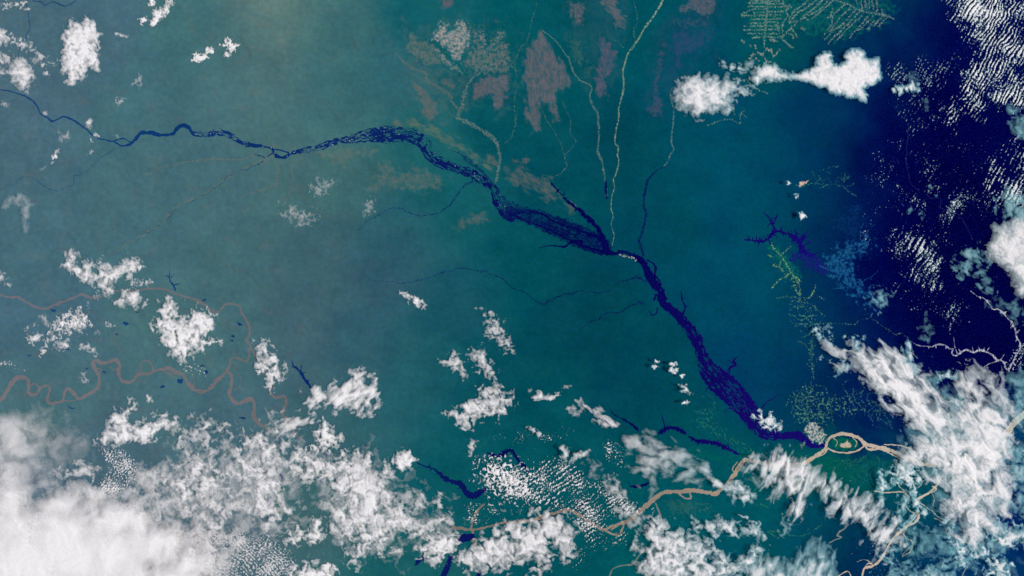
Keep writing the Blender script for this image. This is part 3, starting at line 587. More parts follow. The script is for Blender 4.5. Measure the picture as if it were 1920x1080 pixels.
for k, (x, y, w, h, lb) in enumerate(LK):
    r = np.random.default_rng(500 + k)
    a = r.uniform(-0.5, 0.7) if w > h * 1.5 else r.uniform(-0.3, 0.3)
    L = max(w, h); T = min(w, h)
    ux, uy = (math.cos(a), math.sin(a)) if w >= h else (math.sin(a), math.cos(a))
    bend = r.uniform(-0.3, 0.3) * L
    pts = [(x - ux * L / 2, y - uy * L / 2, T * 0.4), (x - ux * L / 6 - uy * bend, y - uy * L / 6 + ux * bend, T), (x + ux * L / 6 - uy * bend, y + uy * L / 6 + ux * bend, T), (x + ux * L / 2, y + uy * L / 2, T * 0.4)]
    lake(lb, [pts], edge=1.3, escale=3.5, seed=500 + k, cover=0.85)

# ------------------------------------------------------------------ savannas and other land cover
def patch(name, label, poly, col, edge=4.0, amp=0.9, scale=10.0, seed=1, cover=0.9, covn=0.4, stretch=None, c=1.5, cat='savanna', soft=0.8):
    P = np.asarray(poly, float)
    X, Y = grid(P[:, 0].min() - edge * 2, P[:, 1].min() - edge * 2, P[:, 0].max() + edge * 2, P[:, 1].max() + edge * 2, c)
    d = polysdf(X, Y, poly)
    if stretch:
        a, k = stretch; ca, sa = math.cos(a), math.sin(a)
        U = (X * ca + Y * sa) / (scale * k); V = (-X * sa + Y * ca) / scale
    else:
        U = X / scale; V = Y / scale
    n = fbm(U, V, 5, seed + 200, gain=0.6)
    if cat == 'savanna': edge, soft, cover, covn = edge * 1.4, 1.3, min(1, cover * 1.1), covn * 0.7
    F = np.clip(d / edge, -1.6, 1.3) + amp * n * 3.0 + (0.55 if cat == 'savanna' else 0.15)
    n2 = fbm(U * 1.5, V * 1.5, 4, seed + 300)
    cv = sstep(0.0, soft, F) * cover * np.clip(1 - covn * 0.4 + covn * n2 * 2.2, 0, 1.1)
    if cat == 'savanna':
        wx = U + 0.5 * fbm(U, V, 3, seed + 310); wy = V + 0.5 * fbm(U + 9, V, 3, seed + 320)
        vein = sstep(0.9, 1.0, 1 - np.abs(gnoise(wx * 0.9, wy * 0.9, seed + 330))) + 0.7 * sstep(0.88, 1.0, 1 - np.abs(gnoise(wx * 2.1, wy * 2.1, seed + 340)))
        cv = cv * (1 - 0.5 * np.clip(vein, 0, 1))
    sheet(name, X, Y, F, np.array(col, float), cv, M_COVER, label=label, cat=cat, kind='structure')
PINK = (166, 150, 148); BRN = (100, 104, 106); MAU = (97, 97, 107)
patch('savanna', 'faint brown ground joining the savannas around the bright fan', [(755,55),(800,60),(850,30),(900,40),(950,50),(968,100),(965,180),(940,215),(915,190),(880,200),(860,180),(830,230),(795,232),(775,190),(765,130)], (92,106,108), edge=16, amp=0.9, scale=22, seed=51, cover=0.4, covn=0.6, c=2.0)
patch('savanna', 'faint violet ground joining the savannas beside the yellow river', [(1060,-20),(1180,-20),(1175,60),(1150,150),(1130,190),(1100,150),(1075,120),(1060,60)], (66,86,100), edge=16, amp=0.9, scale=20, seed=52, cover=0.35, covn=0.6, c=2.0, stretch=(1.4, 2.0))
patch('savanna', 'faint violet ground right of the yellow river near the top', [(1225,60),(1260,20),(1345,-20),(1350,40),(1330,100),(1290,130),(1250,200),(1215,215),(1220,130)], (50,76,104), edge=16, amp=0.9, scale=20, seed=53, cover=0.35, covn=0.6, c=2.0, stretch=(1.8, 2.0))
patch('savanna', 'bright pinkish veined savanna fan at the top', [(828,42),(840,45),(838,60),(850,55),(858,42),(868,36),(878,45),(885,65),(878,85),(868,100),(866,115),(850,114),(840,95),(825,82),(812,76),(815,60)], PINK, edge=5, amp=0.75, scale=7, seed=1, covn=0.9)
patch('savanna', 'dull brown savanna left of the bright pinkish fan', [(770,58),(785,70),(805,78),(820,85),(835,105),(850,118),(865,128),(872,138),(855,132),(835,124),(800,122),(775,108),(760,92)], (104,112,110), edge=6, amp=0.7, scale=9, seed=2, cover=0.8, covn=0.7)
patch('savanna', 'pinkish edge of savanna along the thin dark teal stream', [(812,92),(822,92),(838,110),(855,124),(866,136),(850,130),(830,116)], (150,136,132), edge=4, amp=0.8, scale=6, seed=21, cover=0.8, covn=0.8)
patch('savanna', 'greyish brown savanna right of the bright pinkish fan', [(880,45),(895,60),(905,52),(915,75),(940,60),(943,75),(955,90),(960,130),(945,140),(905,136),(885,130),(868,118),(878,100),(890,85)], (112,112,112), edge=6, amp=0.8, scale=8, seed=3, cover=0.85, covn=0.9)
patch('savanna', 'pinkish ribbed savanna strip between the fan and the right stream', [(896,55),(906,58),(912,80),(918,88),(905,84),(898,72)], (150,134,132), edge=4, amp=0.8, scale=6, seed=22, cover=0.75, covn=0.8)
patch('savanna', 'pinkish savanna ridge at the upper end of the right stream', [(936,55),(944,60),(942,75),(925,88),(915,96),(912,90),(928,76)], (140,130,128), edge=4, amp=0.8, scale=6, seed=23, cover=0.7, covn=0.8)
patch('savanna', 'mauve savanna with two tails right of the speckled grey river', [(888,152),(905,146),(920,143),(955,138),(956,165),(946,190),(936,206),(925,200),(924,178),(908,180),(890,194),(884,182)], MAU, edge=6, amp=0.6, scale=12, seed=4, cover=0.9, covn=0.3)
patch('savanna', 'brown drop-shaped savanna left of the speckled brown river', [(768,146),(785,158),(800,170),(818,188),(821,200),(818,224),(803,228),(788,212),(787,185)], (96,102,104), edge=6, amp=0.6, scale=12, seed=5, cover=0.85, covn=0.3)
patch('savanna', 'small brown oval savanna between the two speckled rivers', [(822,144),(845,143),(857,160),(850,170),(830,160)], (88,100,104), edge=5, amp=0.6, scale=10, seed=6, cover=0.8)
patch('savanna', 'small mauve savanna cut by the top edge', [(820,-20),(846,-20),(851,8),(840,14),(833,20),(828,8)], MAU, edge=4, amp=0.7, scale=8, seed=7, cover=0.9)
patch('savanna', 'largest mauve savanna with ragged tails hanging south', [(1015,58),(1030,80),(1045,105),(1060,125),(1070,150),(1060,166),(1045,172),(1040,195),(1050,228),(1040,227),(1025,195),(1013,190),(1014,245),(1000,248),(992,232),(985,205),(983,160),(980,110),(995,80)], MAU, edge=6, amp=0.7, scale=10, seed=8, cover=0.92, covn=0.35, stretch=(1.35, 2.2))
patch('savanna', 'mauve savanna near the top left of the yellow river', [(1066,5),(1085,3),(1100,12),(1090,28),(1093,48),(1078,46),(1068,25)], MAU, edge=5, amp=0.8, scale=8, seed=9, cover=0.88)
patch('savanna', 'mauve savanna wedge cut by the top edge left of the yellow river', [(1115,-20),(1155,-20),(1160,18),(1174,30),(1168,56),(1155,50),(1145,26),(1130,8)], MAU, edge=5, amp=0.7, scale=8, seed=10, cover=0.88, stretch=(0.6, 2.0))
patch('savanna', 'reddish mauve savanna between the slender grey and yellow rivers', [(1126,66),(1142,82),(1157,98),(1150,116),(1151,130),(1137,150),(1143,180),(1125,182),(1115,170),(1118,132),(1127,105),(1120,78)], (88,86,106), edge=5, amp=0.8, scale=9, seed=11, cover=0.85, stretch=(1.4, 1.8))
patch('savanna', 'faint green-brown savanna beside the slender grey river', [(1072,70),(1090,80),(1094,105),(1088,125),(1076,112),(1070,95)], (66,98,98), edge=6, amp=0.8, scale=9, seed=12, cover=0.7)
patch('savanna', 'faint brown savanna under the slender grey river bend', [(1100,115),(1112,125),(1110,145),(1095,145)], (70,96,98), edge=6, amp=0.8, scale=9, seed=24, cover=0.6)
patch('savanna', 'mauve savanna beside the top edge right of the yellow river', [(1272,14),(1290,6),(1300,-20),(1340,-20),(1343,15),(1330,33),(1312,30),(1300,18),(1280,26)], (94,94,108), edge=5, amp=0.7, scale=8, seed=13, cover=0.88)
patch('savanna', 'narrow violet savanna streak right of the yellow river', [(1244,78),(1251,78),(1246,105),(1237,140),(1232,175),(1244,195),(1240,216),(1222,217),(1213,205),(1226,190),(1226,160),(1235,110)], (74,76,102), edge=5, amp=0.7, scale=8, seed=14, cover=0.75)
patch('savanna', 'dim violet mottled savanna above the round white cloud', [(1265,60),(1285,55),(1310,65),(1332,60),(1325,80),(1305,95),(1285,105),(1272,130),(1264,112),(1262,80)], (50,70,106), edge=8, amp=0.9, scale=9, seed=15, cover=0.7, stretch=(1.9, 2.0))
patch('savanna', 'dim violet savanna dots below the top right mauve savanna', [(1265,38),(1300,38),(1330,35),(1326,48),(1300,50),(1270,46)], (66,80,104), edge=6, amp=1.1, scale=7, seed=25, cover=0.7)
patch('floodplain', 'green-brown flooded plain along the north bank of the middle river', [(735,222),(775,220),(800,232),(830,244),(860,262),(885,278),(915,298),(932,314),(925,326),(900,311),(870,292),(840,275),(800,252),(770,243),(738,238)], (90,108,100), edge=8, amp=0.7, scale=14, seed=16, cover=0.8, covn=0.7, stretch=(0.5, 2.0), cat='floodplain')
patch('savanna', 'reddish brown scrub at the flooded plain end by the grey river', [(912,290),(930,295),(934,306),(925,312),(910,302)], (112,100,100), edge=5, amp=0.7, scale=8, seed=26, cover=0.7)
patch('savanna', 'faint brown blotchy savanna south of the middle river', [(705,306),(732,308),(737,325),(760,325),(775,312),(798,322),(835,338),(822,352),(790,357),(745,352),(715,347),(702,362),(693,352),(712,330)], (92,106,106), edge=8, amp=0.9, scale=12, seed=17, cover=0.75, covn=0.6)
patch('savanna', 'faint brown bean-shaped savanna south-west of the fan archipelago', [(868,412),(890,400),(910,398),(916,412),(905,420),(885,418),(862,432),(852,426)], (88,100,104), edge=6, amp=0.8, scale=10, seed=18, cover=0.75)
patch('savanna', 'small reddish winged savanna right of the speckled grey river', [(962,298),(974,302),(988,294),(993,300),(982,312),(973,316),(964,308)], (100,92,98), edge=4, amp=0.6, scale=8, seed=19, cover=0.8)
patch('savanna', 'reddish brown streaky savanna above the fan archipelago', [(950,315),(975,312),(1000,328),(1030,336),(1040,352),(1062,376),(1085,398),(1070,394),(1045,376),(1028,378),(1012,362),(990,352),(965,348),(950,340)], (92,96,98), edge=7, amp=0.9, scale=9, seed=20, cover=0.75, covn=0.6, stretch=(0.65, 2.4))
patch('savanna', 'pale brown scrub band below the middle river bends', [(590,290),(620,282),(650,278),(690,282),(715,280),(700,288),(660,296),(645,308),(655,318),(640,305),(610,294)], (104,114,108), edge=7, amp=0.9, scale=10, seed=27, cover=0.5)
patch('floodplain', 'dim blue web of wetland channels right of the feathery reservoir', [(1535,497),(1560,470),(1590,455),(1615,440),(1632,450),(1620,475),(1600,488),(1605,515),(1625,540),(1655,560),(1640,575),(1610,560),(1585,540),(1560,520)], (26,92,136), edge=18, amp=1.0, scale=9, seed=28, cover=0.95, covn=0.8, cat='wetland')
patch('floodplain', 'dim teal wetland tangle above the dark wetland', [(1560,420),(1590,400),(1605,380),(1615,390),(1608,420),(1615,440),(1600,450)], (14,54,104), edge=12, amp=1.3, scale=8, seed=29, cover=0.6, covn=0.9, cat='wetland')
flood('blue river thread winding through the wetland web', [[(1640,420,1.4),(1628,432,2),(1623,446,3.4),(1621,460,3.4),(1611,470,3),(1592,477,2.4),(1572,485,2)],[(1625,446,2),(1614,432,1.6),(1618,420,1)],[(1535,497,2),(1560,508,2),(1585,512,2.4),(1602,530,3),(1618,548,3)],[(1600,531,2),(1618,526,1.6),(1636,518,1.4),(1646,508,1)],[(1560,543,1.4),(1575,540,1.8),(1592,538,1.8)]], (24,84,136), cover=0.85, covn=0.5, seed=46, edge=1.6)
patch('floodplain', 'greenish flood land on the river island below the city', [(1556,838),(1562,824),(1580,818),(1600,822),(1615,832),(1605,845),(1580,847)], (6,104,78), edge=4, amp=0.6, scale=8, seed=30, cover=0.8, cat='island')
patch('sandbank', 'beige bare ground in the middle of the green river island', [(1572,836),(1582,830),(1590,824),(1594,833),(1600,837),(1590,840),(1580,839)], (206,184,158), edge=2.5, amp=0.8, scale=5, seed=31, cover=1.0, covn=0.2, c=0.8, cat='sandbank')
patch('floodplain', 'green strip of farmland south of the sandy loop', [(1520,865),(1545,855),(1600,855),(1650,848),(1690,865),(1640,880),(1600,900),(1560,895)], (6,92,80), edge=10, amp=1.0, scale=12, seed=32, cover=0.6, covn=0.8, cat='farmland')
patch('floodplain', 'green bank between the dark lake and the sandy river', [(1280,835),(1320,842),(1360,855),(1400,840),(1420,845),(1400,860),(1360,870),(1310,860)], (0,98,88), edge=8, amp=1.0, scale=9, seed=33, cover=0.6, covn=0.8, cat='farmland')
patch('floodplain', 'speckled brown bank below the sandy river', [(1240,940),(1280,938),(1310,945),(1300,965),(1260,962)], (70,96,90), edge=8, amp=1.2, scale=6, seed=34, cover=0.6, covn=0.9, cat='farmland')
patch('mine', 'bright peach bare ground of a mine among the northern roads', [(1497,346),(1502,339),(1509,341),(1517,337),(1512,344),(1505,347),(1500,352)], (232,190,170), edge=2, amp=0.8, scale=4, seed=35, cover=1.0, covn=0.3, c=0.7, cat='mine')
patch('city', 'beige built-up city on the bank beside the sandy river', [(1508,800),(1516,793),(1526,792),(1536,800),(1545,810),(1549,822),(1540,832),(1528,830),(1514,818),(1507,808)], (190,184,176), edge=5, amp=0.9, scale=7, seed=36, cover=1.0, covn=0.7, soft=0.6, c=0.8, cat='city')
patch('city', 'small beige town on the bank opposite the city', [(1500,834),(1508,828),(1510,835),(1503,842)], (170,160,150), edge=3, amp=1.0, scale=4, seed=37, cover=0.8, covn=0.8, c=0.8, cat='town')

patch('farmland', 'green cut-over land around the comb-like clearings', [(1400,-20),(1560,-20),(1660,-20),(1685,20),(1660,45),(1600,70),(1560,75),(1500,60),(1470,70),(1405,74)], (12,98,92), edge=16, amp=0.8, scale=10, seed=39, cover=0.75, covn=0.9, cat='farmland')
for q, (lb, pl, cc, cov, bi) in enumerate((
   ('speckled yellow-green farms above the city', [(1478,730),(1520,715),(1560,740),(1600,735),(1625,760),(1600,790),(1560,780),(1555,810),(1515,800),(1490,800)], (104,156,118), 0.8, 0.9),
   ('speckled green farms beside the slanting cloud band', [(1580,720),(1625,725),(1660,760),(1680,800),(1650,810),(1620,790),(1590,760)], (60,124,122), 0.7, 0.9),
   ('speckled yellow-green farms left of the notched lake', [(1290,760),(1340,745),(1350,790),(1400,830),(1420,850),(1380,850),(1330,815),(1290,810)], (70,142,108), 0.6, 1.1),
   ('speckled farms along the thin pale road', [(1470,555),(1510,550),(1540,575),(1540,640),(1530,700),(1512,700),(1510,640),(1480,610)], (112,166,122), 0.7, 1.1),
   ('speckled green plots south of the sandy loop', [(1545,855),(1620,852),(1690,865),(1700,900),(1640,925),(1590,905)], (40,116,92), 0.6, 0.9),
   ('speckled brown plots on the south bank of the sandy river', [(1235,935),(1300,932),(1345,945),(1340,970),(1260,965)], (128,120,100), 0.6, 1.1),
   ('speckled green plots near the peach mine', [(1510,320),(1545,315),(1590,325),(1610,365),(1570,360),(1520,352)], (70,134,118), 0.6, 1.2),
   ('speckled yellow-green plots below the reservoir', [(1440,460),(1470,475),(1505,520),(1510,560),(1480,545),(1450,500)], (120,172,112), 0.8, 1.0))):
    P = np.asarray(pl, float)
    X, Y = grid(P[:, 0].min(), P[:, 1].min(), P[:, 0].max(), P[:, 1].max(), 0.9)
    d = polysdf(X, Y, pl)
    n = fbm(X / 3.6, Y / 3.6, 4, 900 + q, gain=0.65) * 3.0
    v = 1 - np.abs(gnoise(X / 16, Y / 16, 950 + q)) * 9
    F = np.clip(d / 14, -1, 0.7) + 0.75 * n + 0.55 * np.maximum(v, -0.6) - bi + 0.2
    F = np.where(d < 0, -1, F)
    sheet('farmland', X, Y, F, np.array(cc, float), np.clip(F * 1.6, 0, 1) * cov, M_COVER, label=lb, cat='farmland', kind='structure')

# sandbars in the middle river and on the speckled rivers
def sandbars(label, path, n, spread, size, col, seed):
    r = np.random.default_rng(seed)
    R = smooth_path(path)
    V = []; T = []; C = []
    k = 0
    for q in range(n):
        i = r.integers(0, len(R) - 2)
        t = R[i + 1, :2] - R[i, :2]; t /= np.hypot(*t) + 1e-9
        o = r.uniform(-0.5, 0.5) * R[i, 2] * spread
        cx = R[i, 0] - t[1] * o; cy = R[i, 1] + t[0] * o
        s = r.uniform(*size); m = 7
        ang = math.atan2(t[1], t[0]) + r.normal(0, 0.3)
        ring = []
        for a in np.linspace(0, 2 * math.pi, m, endpoint=False):
            rr = s * r.uniform(0.7, 1.2)
            ex = math.cos(a) * rr * 1.5; ey = math.sin(a) * rr * 0.8
            ring.append((cx + ex * math.cos(ang) - ey * math.sin(ang), cy + ex * math.sin(ang) + ey * math.cos(ang)))
        V += [(cx, cy, 0.42)] + [(a, b, 0.40) for a, b in ring]
        T += [(k, k + 1 + (j + 1) % m, k + 1 + j) for j in range(m)]
        cc = albedo(np.array(col) * r.uniform(0.75, 1.05)); C += [cc] * (m + 1)
        k += m + 1
    V = np.array(V); x, y, _ = to_world(V[:, 0], V[:, 1], 0.0)
    me = make_mesh('sandbars', np.stack([x, y, V[:, 2]], 1), np.array(T)); add_color(me, 'tint', np.array(C))
    link('sandbars', me, M_COVER, label=label, cat='sandbars', kind='stuff')
sandbars('tiny white sandbars strewn along the middle river', [p for p in NEG_A if p[0] > 330], 60, 0.8, (0.45, 0.95), (170, 188, 200), 3)
sandbars('tiny pale sandbars along the speckled grey river', [(871,180,7),(858,221,8),(890,237,9),(923,258,8),(936,285,7),(933,328,6)], 40, 1.0, (0.45, 0.75), (140, 156, 150), 4)
sandbars('pale sandbank and specks at the narrows of the river', [(1163,478,3),(1188,484,6),(1192,488,8),(1196,494,4)], 14, 0.9, (0.9, 1.8), (158, 160, 156), 5)

# ------------------------------------------------------------------ roads with clearings
def clearings(label, lines, col, parts_name='clearing_strip', name='settlement', w=2.2, cover=0.68, covn=0.8, seed=1, edge=1.2, scale=3.0):
    root = bpy.data.objects.new(name, None); scene.collection.objects.link(root)
    root['label'] = label; root['category'] = 'settlement'; root['kind'] = 'thing'
    for k, ln in enumerate(lines):
        ww = w
        if isinstance(ln, tuple): ww, ln = ln
        P = [smooth_path([(a, b, ww) for a, b in ln], step=2.0, meander=0.8, seed=seed + k, mscale=6)]
        X, Y, F, S, D, Wd = ribbon_field(P, 0.9, margin=3.5)
        F = F + edge * 3.2 * fbm(X / scale, Y / scale, 3, seed * 7 + k) + 0.15 + 1.2 * fbm(X / 14, Y / 14, 2, seed * 5 + 3)
        cv = np.clip(cover + 1.6 * covn * fbm(X / scale, Y / scale + 5, 3, seed * 9 + k), 0.06, 1)
        sheet(parts_name, X, Y, F, np.array(col, float), cv, M_COVER, parent=root)
    return root
def Z(*pts): return [(1380 + a / 6.0, b / 6.0) for a, b in pts]
FB = (120, 141, 132)
west = [(2.6, Z((372,-60),(362,0),(352,110),(335,220),(330,330),(322,430),(318,520)))]
for y, xl in ((8,160),(34,150),(72,140),(138,190),(172,100),(215,170),(260,140),(295,90),(335,80),(375,120),(418,180)):
    west.append(Z((xl, y + 2), ((xl + 345) / 2, y), (340, y)))
west.append(Z((68,185),(75,160),(110,140),(190,108),(340,100)))
for y, xr in ((10,540),(40,545),(78,540),(130,530),(168,500),(212,510),(245,450),(290,460),(330,470),(376,500),(418,505)):
    west.append(Z((365, y), (430, y + 2), (xr, y)))
west.append(Z((272,262),(275,340))); west.append(Z((468,235),(480,345)))
clearings('comb-like block of level clearing strips at the top', west, FB, w=2.0, seed=101)
mid = [(2.6, Z((600,60),(560,130),(580,170),(545,230),(520,280),(525,350))), (2.4, Z((840,-20),(740,60),(640,140),(600,250),(690,240),(520,410))), Z((910,0),(800,80),(690,150),(610,240)), Z((990,-10),(880,90),(750,190)), Z((1040,0),(960,90),(850,160),(700,235)), Z((1100,-10),(1000,90),(850,210)), (3.0, Z((510,430),(560,475),(635,540))), Z((620,320),(655,360),(690,420)), Z((590,380),(640,400),(640,435)), (4.0, Z((745,320),(765,325))), Z((530,60),(600,70),(620,80)), Z((770,195),(820,230))]
clearings('slanting clearing strips between the comb-like blocks at the top', mid, FB, w=2.0, seed=102)
east = [(2.6, Z((1130,5),(1250,40),(1330,85),(1420,125),(1560,150),(1680,172),(1770,210))), Z((1235,40),(1130,130),(1085,190),(1075,270),(990,385)), Z((1290,85),(1170,200),(1050,370)), Z((1345,110),(1200,270),(1100,340),(1000,440)), Z((1390,130),(1250,280),(1130,390),(1040,485)), Z((1420,180),(1330,250),(1220,360),(1135,455)), Z((1490,180),(1380,310),(1310,380),(1275,440)), Z((1540,180),(1440,290),(1370,335)), Z((1560,225),(1480,325)), Z((1640,190),(1560,280)), Z((1695,200),(1605,300)), Z((1090,90),(1060,180),(1020,200)), Z((1350,-10),(1362,60)), Z((1410,20),(1420,100)), (2.8, Z((1455,-10),(1470,110))), Z((1500,0),(1500,90)), Z((1525,-10),(1550,120)), Z((1585,-10),(1590,145)), Z((1640,110),(1650,160)), Z((1480,325),(1520,325))]
clearings('fan of slanting clearing strips at the top beside the dark east', east, FB, w=2.0, seed=103)
south = [Z((320,520),(330,560),(295,610)), (3.5, Z((345,540),(370,570))), (3.5, Z((150,660),(200,610))), (3.5, Z((245,590),(300,620))), Z((420,640),(490,560)), Z((220,655),(260,690)), Z((320,655),(345,690),(400,700)), (3, Z((70,460),(90,480))), Z((395,560),(410,610)), Z((160,510),(170,530)), Z((215,515),(220,545)), Z((385,450),(470,462))]
clearings('scattered pinkish clearings below the comb-like block', south, (150,146,138), w=2.2, seed=104)
cl2 = [[(1400,205),(1390,212),(1400,220)], [(1325,236),(1350,226),(1370,224),(1385,232)], [(1388,215),(1388,232)], [(1375,205),(1378,218)], [(1410,160),(1425,170),(1440,175)], [(1400,150),(1412,160)]]
clearings('thin pale clearings below the round white cloud', cl2, (110,140,134), w=1.4, seed=105, cover=0.55)
GRN = (110, 168, 104)
pf = [[(1446,456),(1452,468),(1458,474),(1466,482),(1472,492),(1480,505),(1488,518),(1496,530),(1500,545),(1499,566)], [(1466,476),(1476,468),(1483,461)], [(1440,478),(1448,482)], [(1466,485),(1460,500),(1450,497)], [(1448,540),(1456,530),(1466,522),(1476,518)], [(1482,525),(1494,520),(1500,528)], [(1485,508),(1478,515)], [(1462,500),(1466,507)], [(1490,540),(1497,552)], [(1530,535),(1525,548),(1518,558)]]
clearings('yellow-green roadside clearings below the feathery reservoir', pf, (128,170,110), w=1.8, seed=106, cover=0.6)
patch('farmland', 'green farmland haze around the clearings below the reservoir', [(1440,455),(1455,460),(1478,485),(1500,508),(1502,525),(1485,522),(1465,500),(1445,475)], (10,104,90), edge=9, amp=0.9, scale=7, seed=38, cover=0.85, covn=0.8, cat='farmland')
rn = [[(1500,566),(1512,580),(1520,590),(1524,615),(1524,640),(1522,665),(1523,690),(1521,720),(1518,745),(1514,770),(1516,795)], [(1455,560),(1472,556),(1490,558),(1515,558)], [(1500,566),(1520,570),(1532,580),(1545,592)], [(1500,608),(1540,607),(1580,607),(1602,608),(1612,600),(1630,596),(1636,588)], [(1536,556),(1548,562)], [(1636,598),(1650,608),(1668,620),(1680,628),(1692,625),(1705,640)]]
clearings('thin pale road running south with yellow-green specks', rn, (110,158,118), w=1.3, seed=107, cover=0.3)
mn = [[(1514,735),(1500,748),(1488,760),(1484,775)], [(1516,725),(1535,722),(1548,728),(1554,745),(1570,748),(1590,742)], [(1512,765),(1528,760),(1542,772),(1556,785)], [(1554,748),(1558,770),(1562,800)], [(1490,745),(1505,760),(1512,775)], [(1518,790),(1504,782),(1494,790)], [(1590,742),(1600,750),(1612,760),(1625,775)], [(1590,740),(1580,722),(1592,712)], [(1625,740),(1640,736),(1650,745)], [(1530,780),(1545,778)], [(1605,742),(1620,730),(1612,715)], [(1596,745),(1608,735)], [(1480,745),(1474,760)], [(1500,735),(1490,745),(1480,742)], [(1523,775),(1535,790)], [(1620,760),(1640,755),(1650,770),(1648,790)], [(1632,780),(1642,770),(1660,775)]]
clearings('web of yellow-green farm roads above the city', mn, (90,140,112), w=1.5, seed=108, cover=0.3)
rs = [[(1522,640),(1520,655),(1526,668)], [(1510,648),(1520,660)], [(1496,640),(1510,645)], [(1523,690),(1526,710)]]
clearings('small yellow-green clearings on the road in the middle of the blue forest', rs, (104,146,112), w=1.8, seed=109, cover=0.3)
rw = [[(1326,738),(1336,748),(1340,765),(1330,772)], [(1325,785),(1335,795),(1345,792)], [(1330,800),(1340,810),(1350,825)], [(1318,790),(1330,800)], [(1300,770),(1312,772)], [(1390,830),(1405,838),(1410,850)], [(1370,820),(1380,830)], [(1320,745),(1312,742)]]
clearings('sparse yellow-green farm tracks left of the lower river', rw, (72,134,106), w=1.3, seed=110, cover=0.25)
rm = [[(1490,345),(1500,350),(1520,344),(1540,345)], [(1524,322),(1530,335),(1536,346)], [(1535,330),(1542,340)], [(1572,348),(1582,340),(1584,325)], [(1580,348),(1592,360),(1605,368)], [(1590,352),(1600,345)], [(1540,352),(1555,345),(1575,348)], [(1575,330),(1584,338),(1592,330)], [(1544,318),(1560,312),(1572,312)]]
clearings('thin teal roads and cuts around the peach mine', rm, (58,124,112), w=1.3, seed=111, cover=0.5)
sf = [[(1690,870),(1675,880),(1668,872)], [(1590,870),(1605,865),(1625,855)], [(1570,860),(1590,870)], [(1585,920),(1612,925),(1640,920)], [(1645,855),(1650,870)], [(1420,910),(1412,925),(1405,940)], [(1410,952),(1425,945),(1440,952)], [(1460,1010),(1440,995),(1500,1005),(1540,985)]]
clearings('dim green roads on the flats south of the sandy loop', sf, (52,120,100), w=1.2, seed=112, cover=0.5)

# ------------------------------------------------------------------ clouds
CLOUD_N = [0]
WHITE = np.array([0.90, 0.88, 0.90])
TEAL = np.array([0.30, 0.70, 0.78])

def extend(poly):
    P = np.asarray(poly, float).copy()
    P[P[:, 0] <= 0, 0] = -45; P[P[:, 0] >= 1919, 0] = 1965
    P[P[:, 1] <= 0, 1] = -45; P[P[:, 1] >= 1079, 1] = 1125
    return P

def cloud_mesh(name, X, Y, F, H, A, tint, alt, flat=0.35):
    """closed puff: top surface H above its base, belly flat*H below, opacity A, colour tint"""
    r = clip_mesh(X, Y, F, [H, A, tint])
    if r is None: return None
    mx, my, (h, a, c), T = r
    h = np.maximum(h, 0.02)
    n = len(mx)
    def pos(z):
        k = 1 - z / ALT
        return np.stack([(mx - 960) * k, (540 - my) * k, z], 1)
    V = np.vstack([pos(alt + h), pos(alt - flat * h)])
    T2 = np.vstack([T, T[:, ::-1] + n])
    me = make_mesh(name, V, T2)
    add_color(me, 'tint', np.vstack([c, c])); add_float(me, 'dens', np.concatenate([a, a * 0.3]))
    return me

def cloud_tint(X, a, teal):
    """thick cloud is white; thin cloud turns teal towards the east"""
    e = np.clip((X - 1150) / 450, 0, 1) * (1 - sstep(0.25, 0.9, a)) * teal
    return WHITE * (1 - e[..., None]) + TEAL * e[..., None]

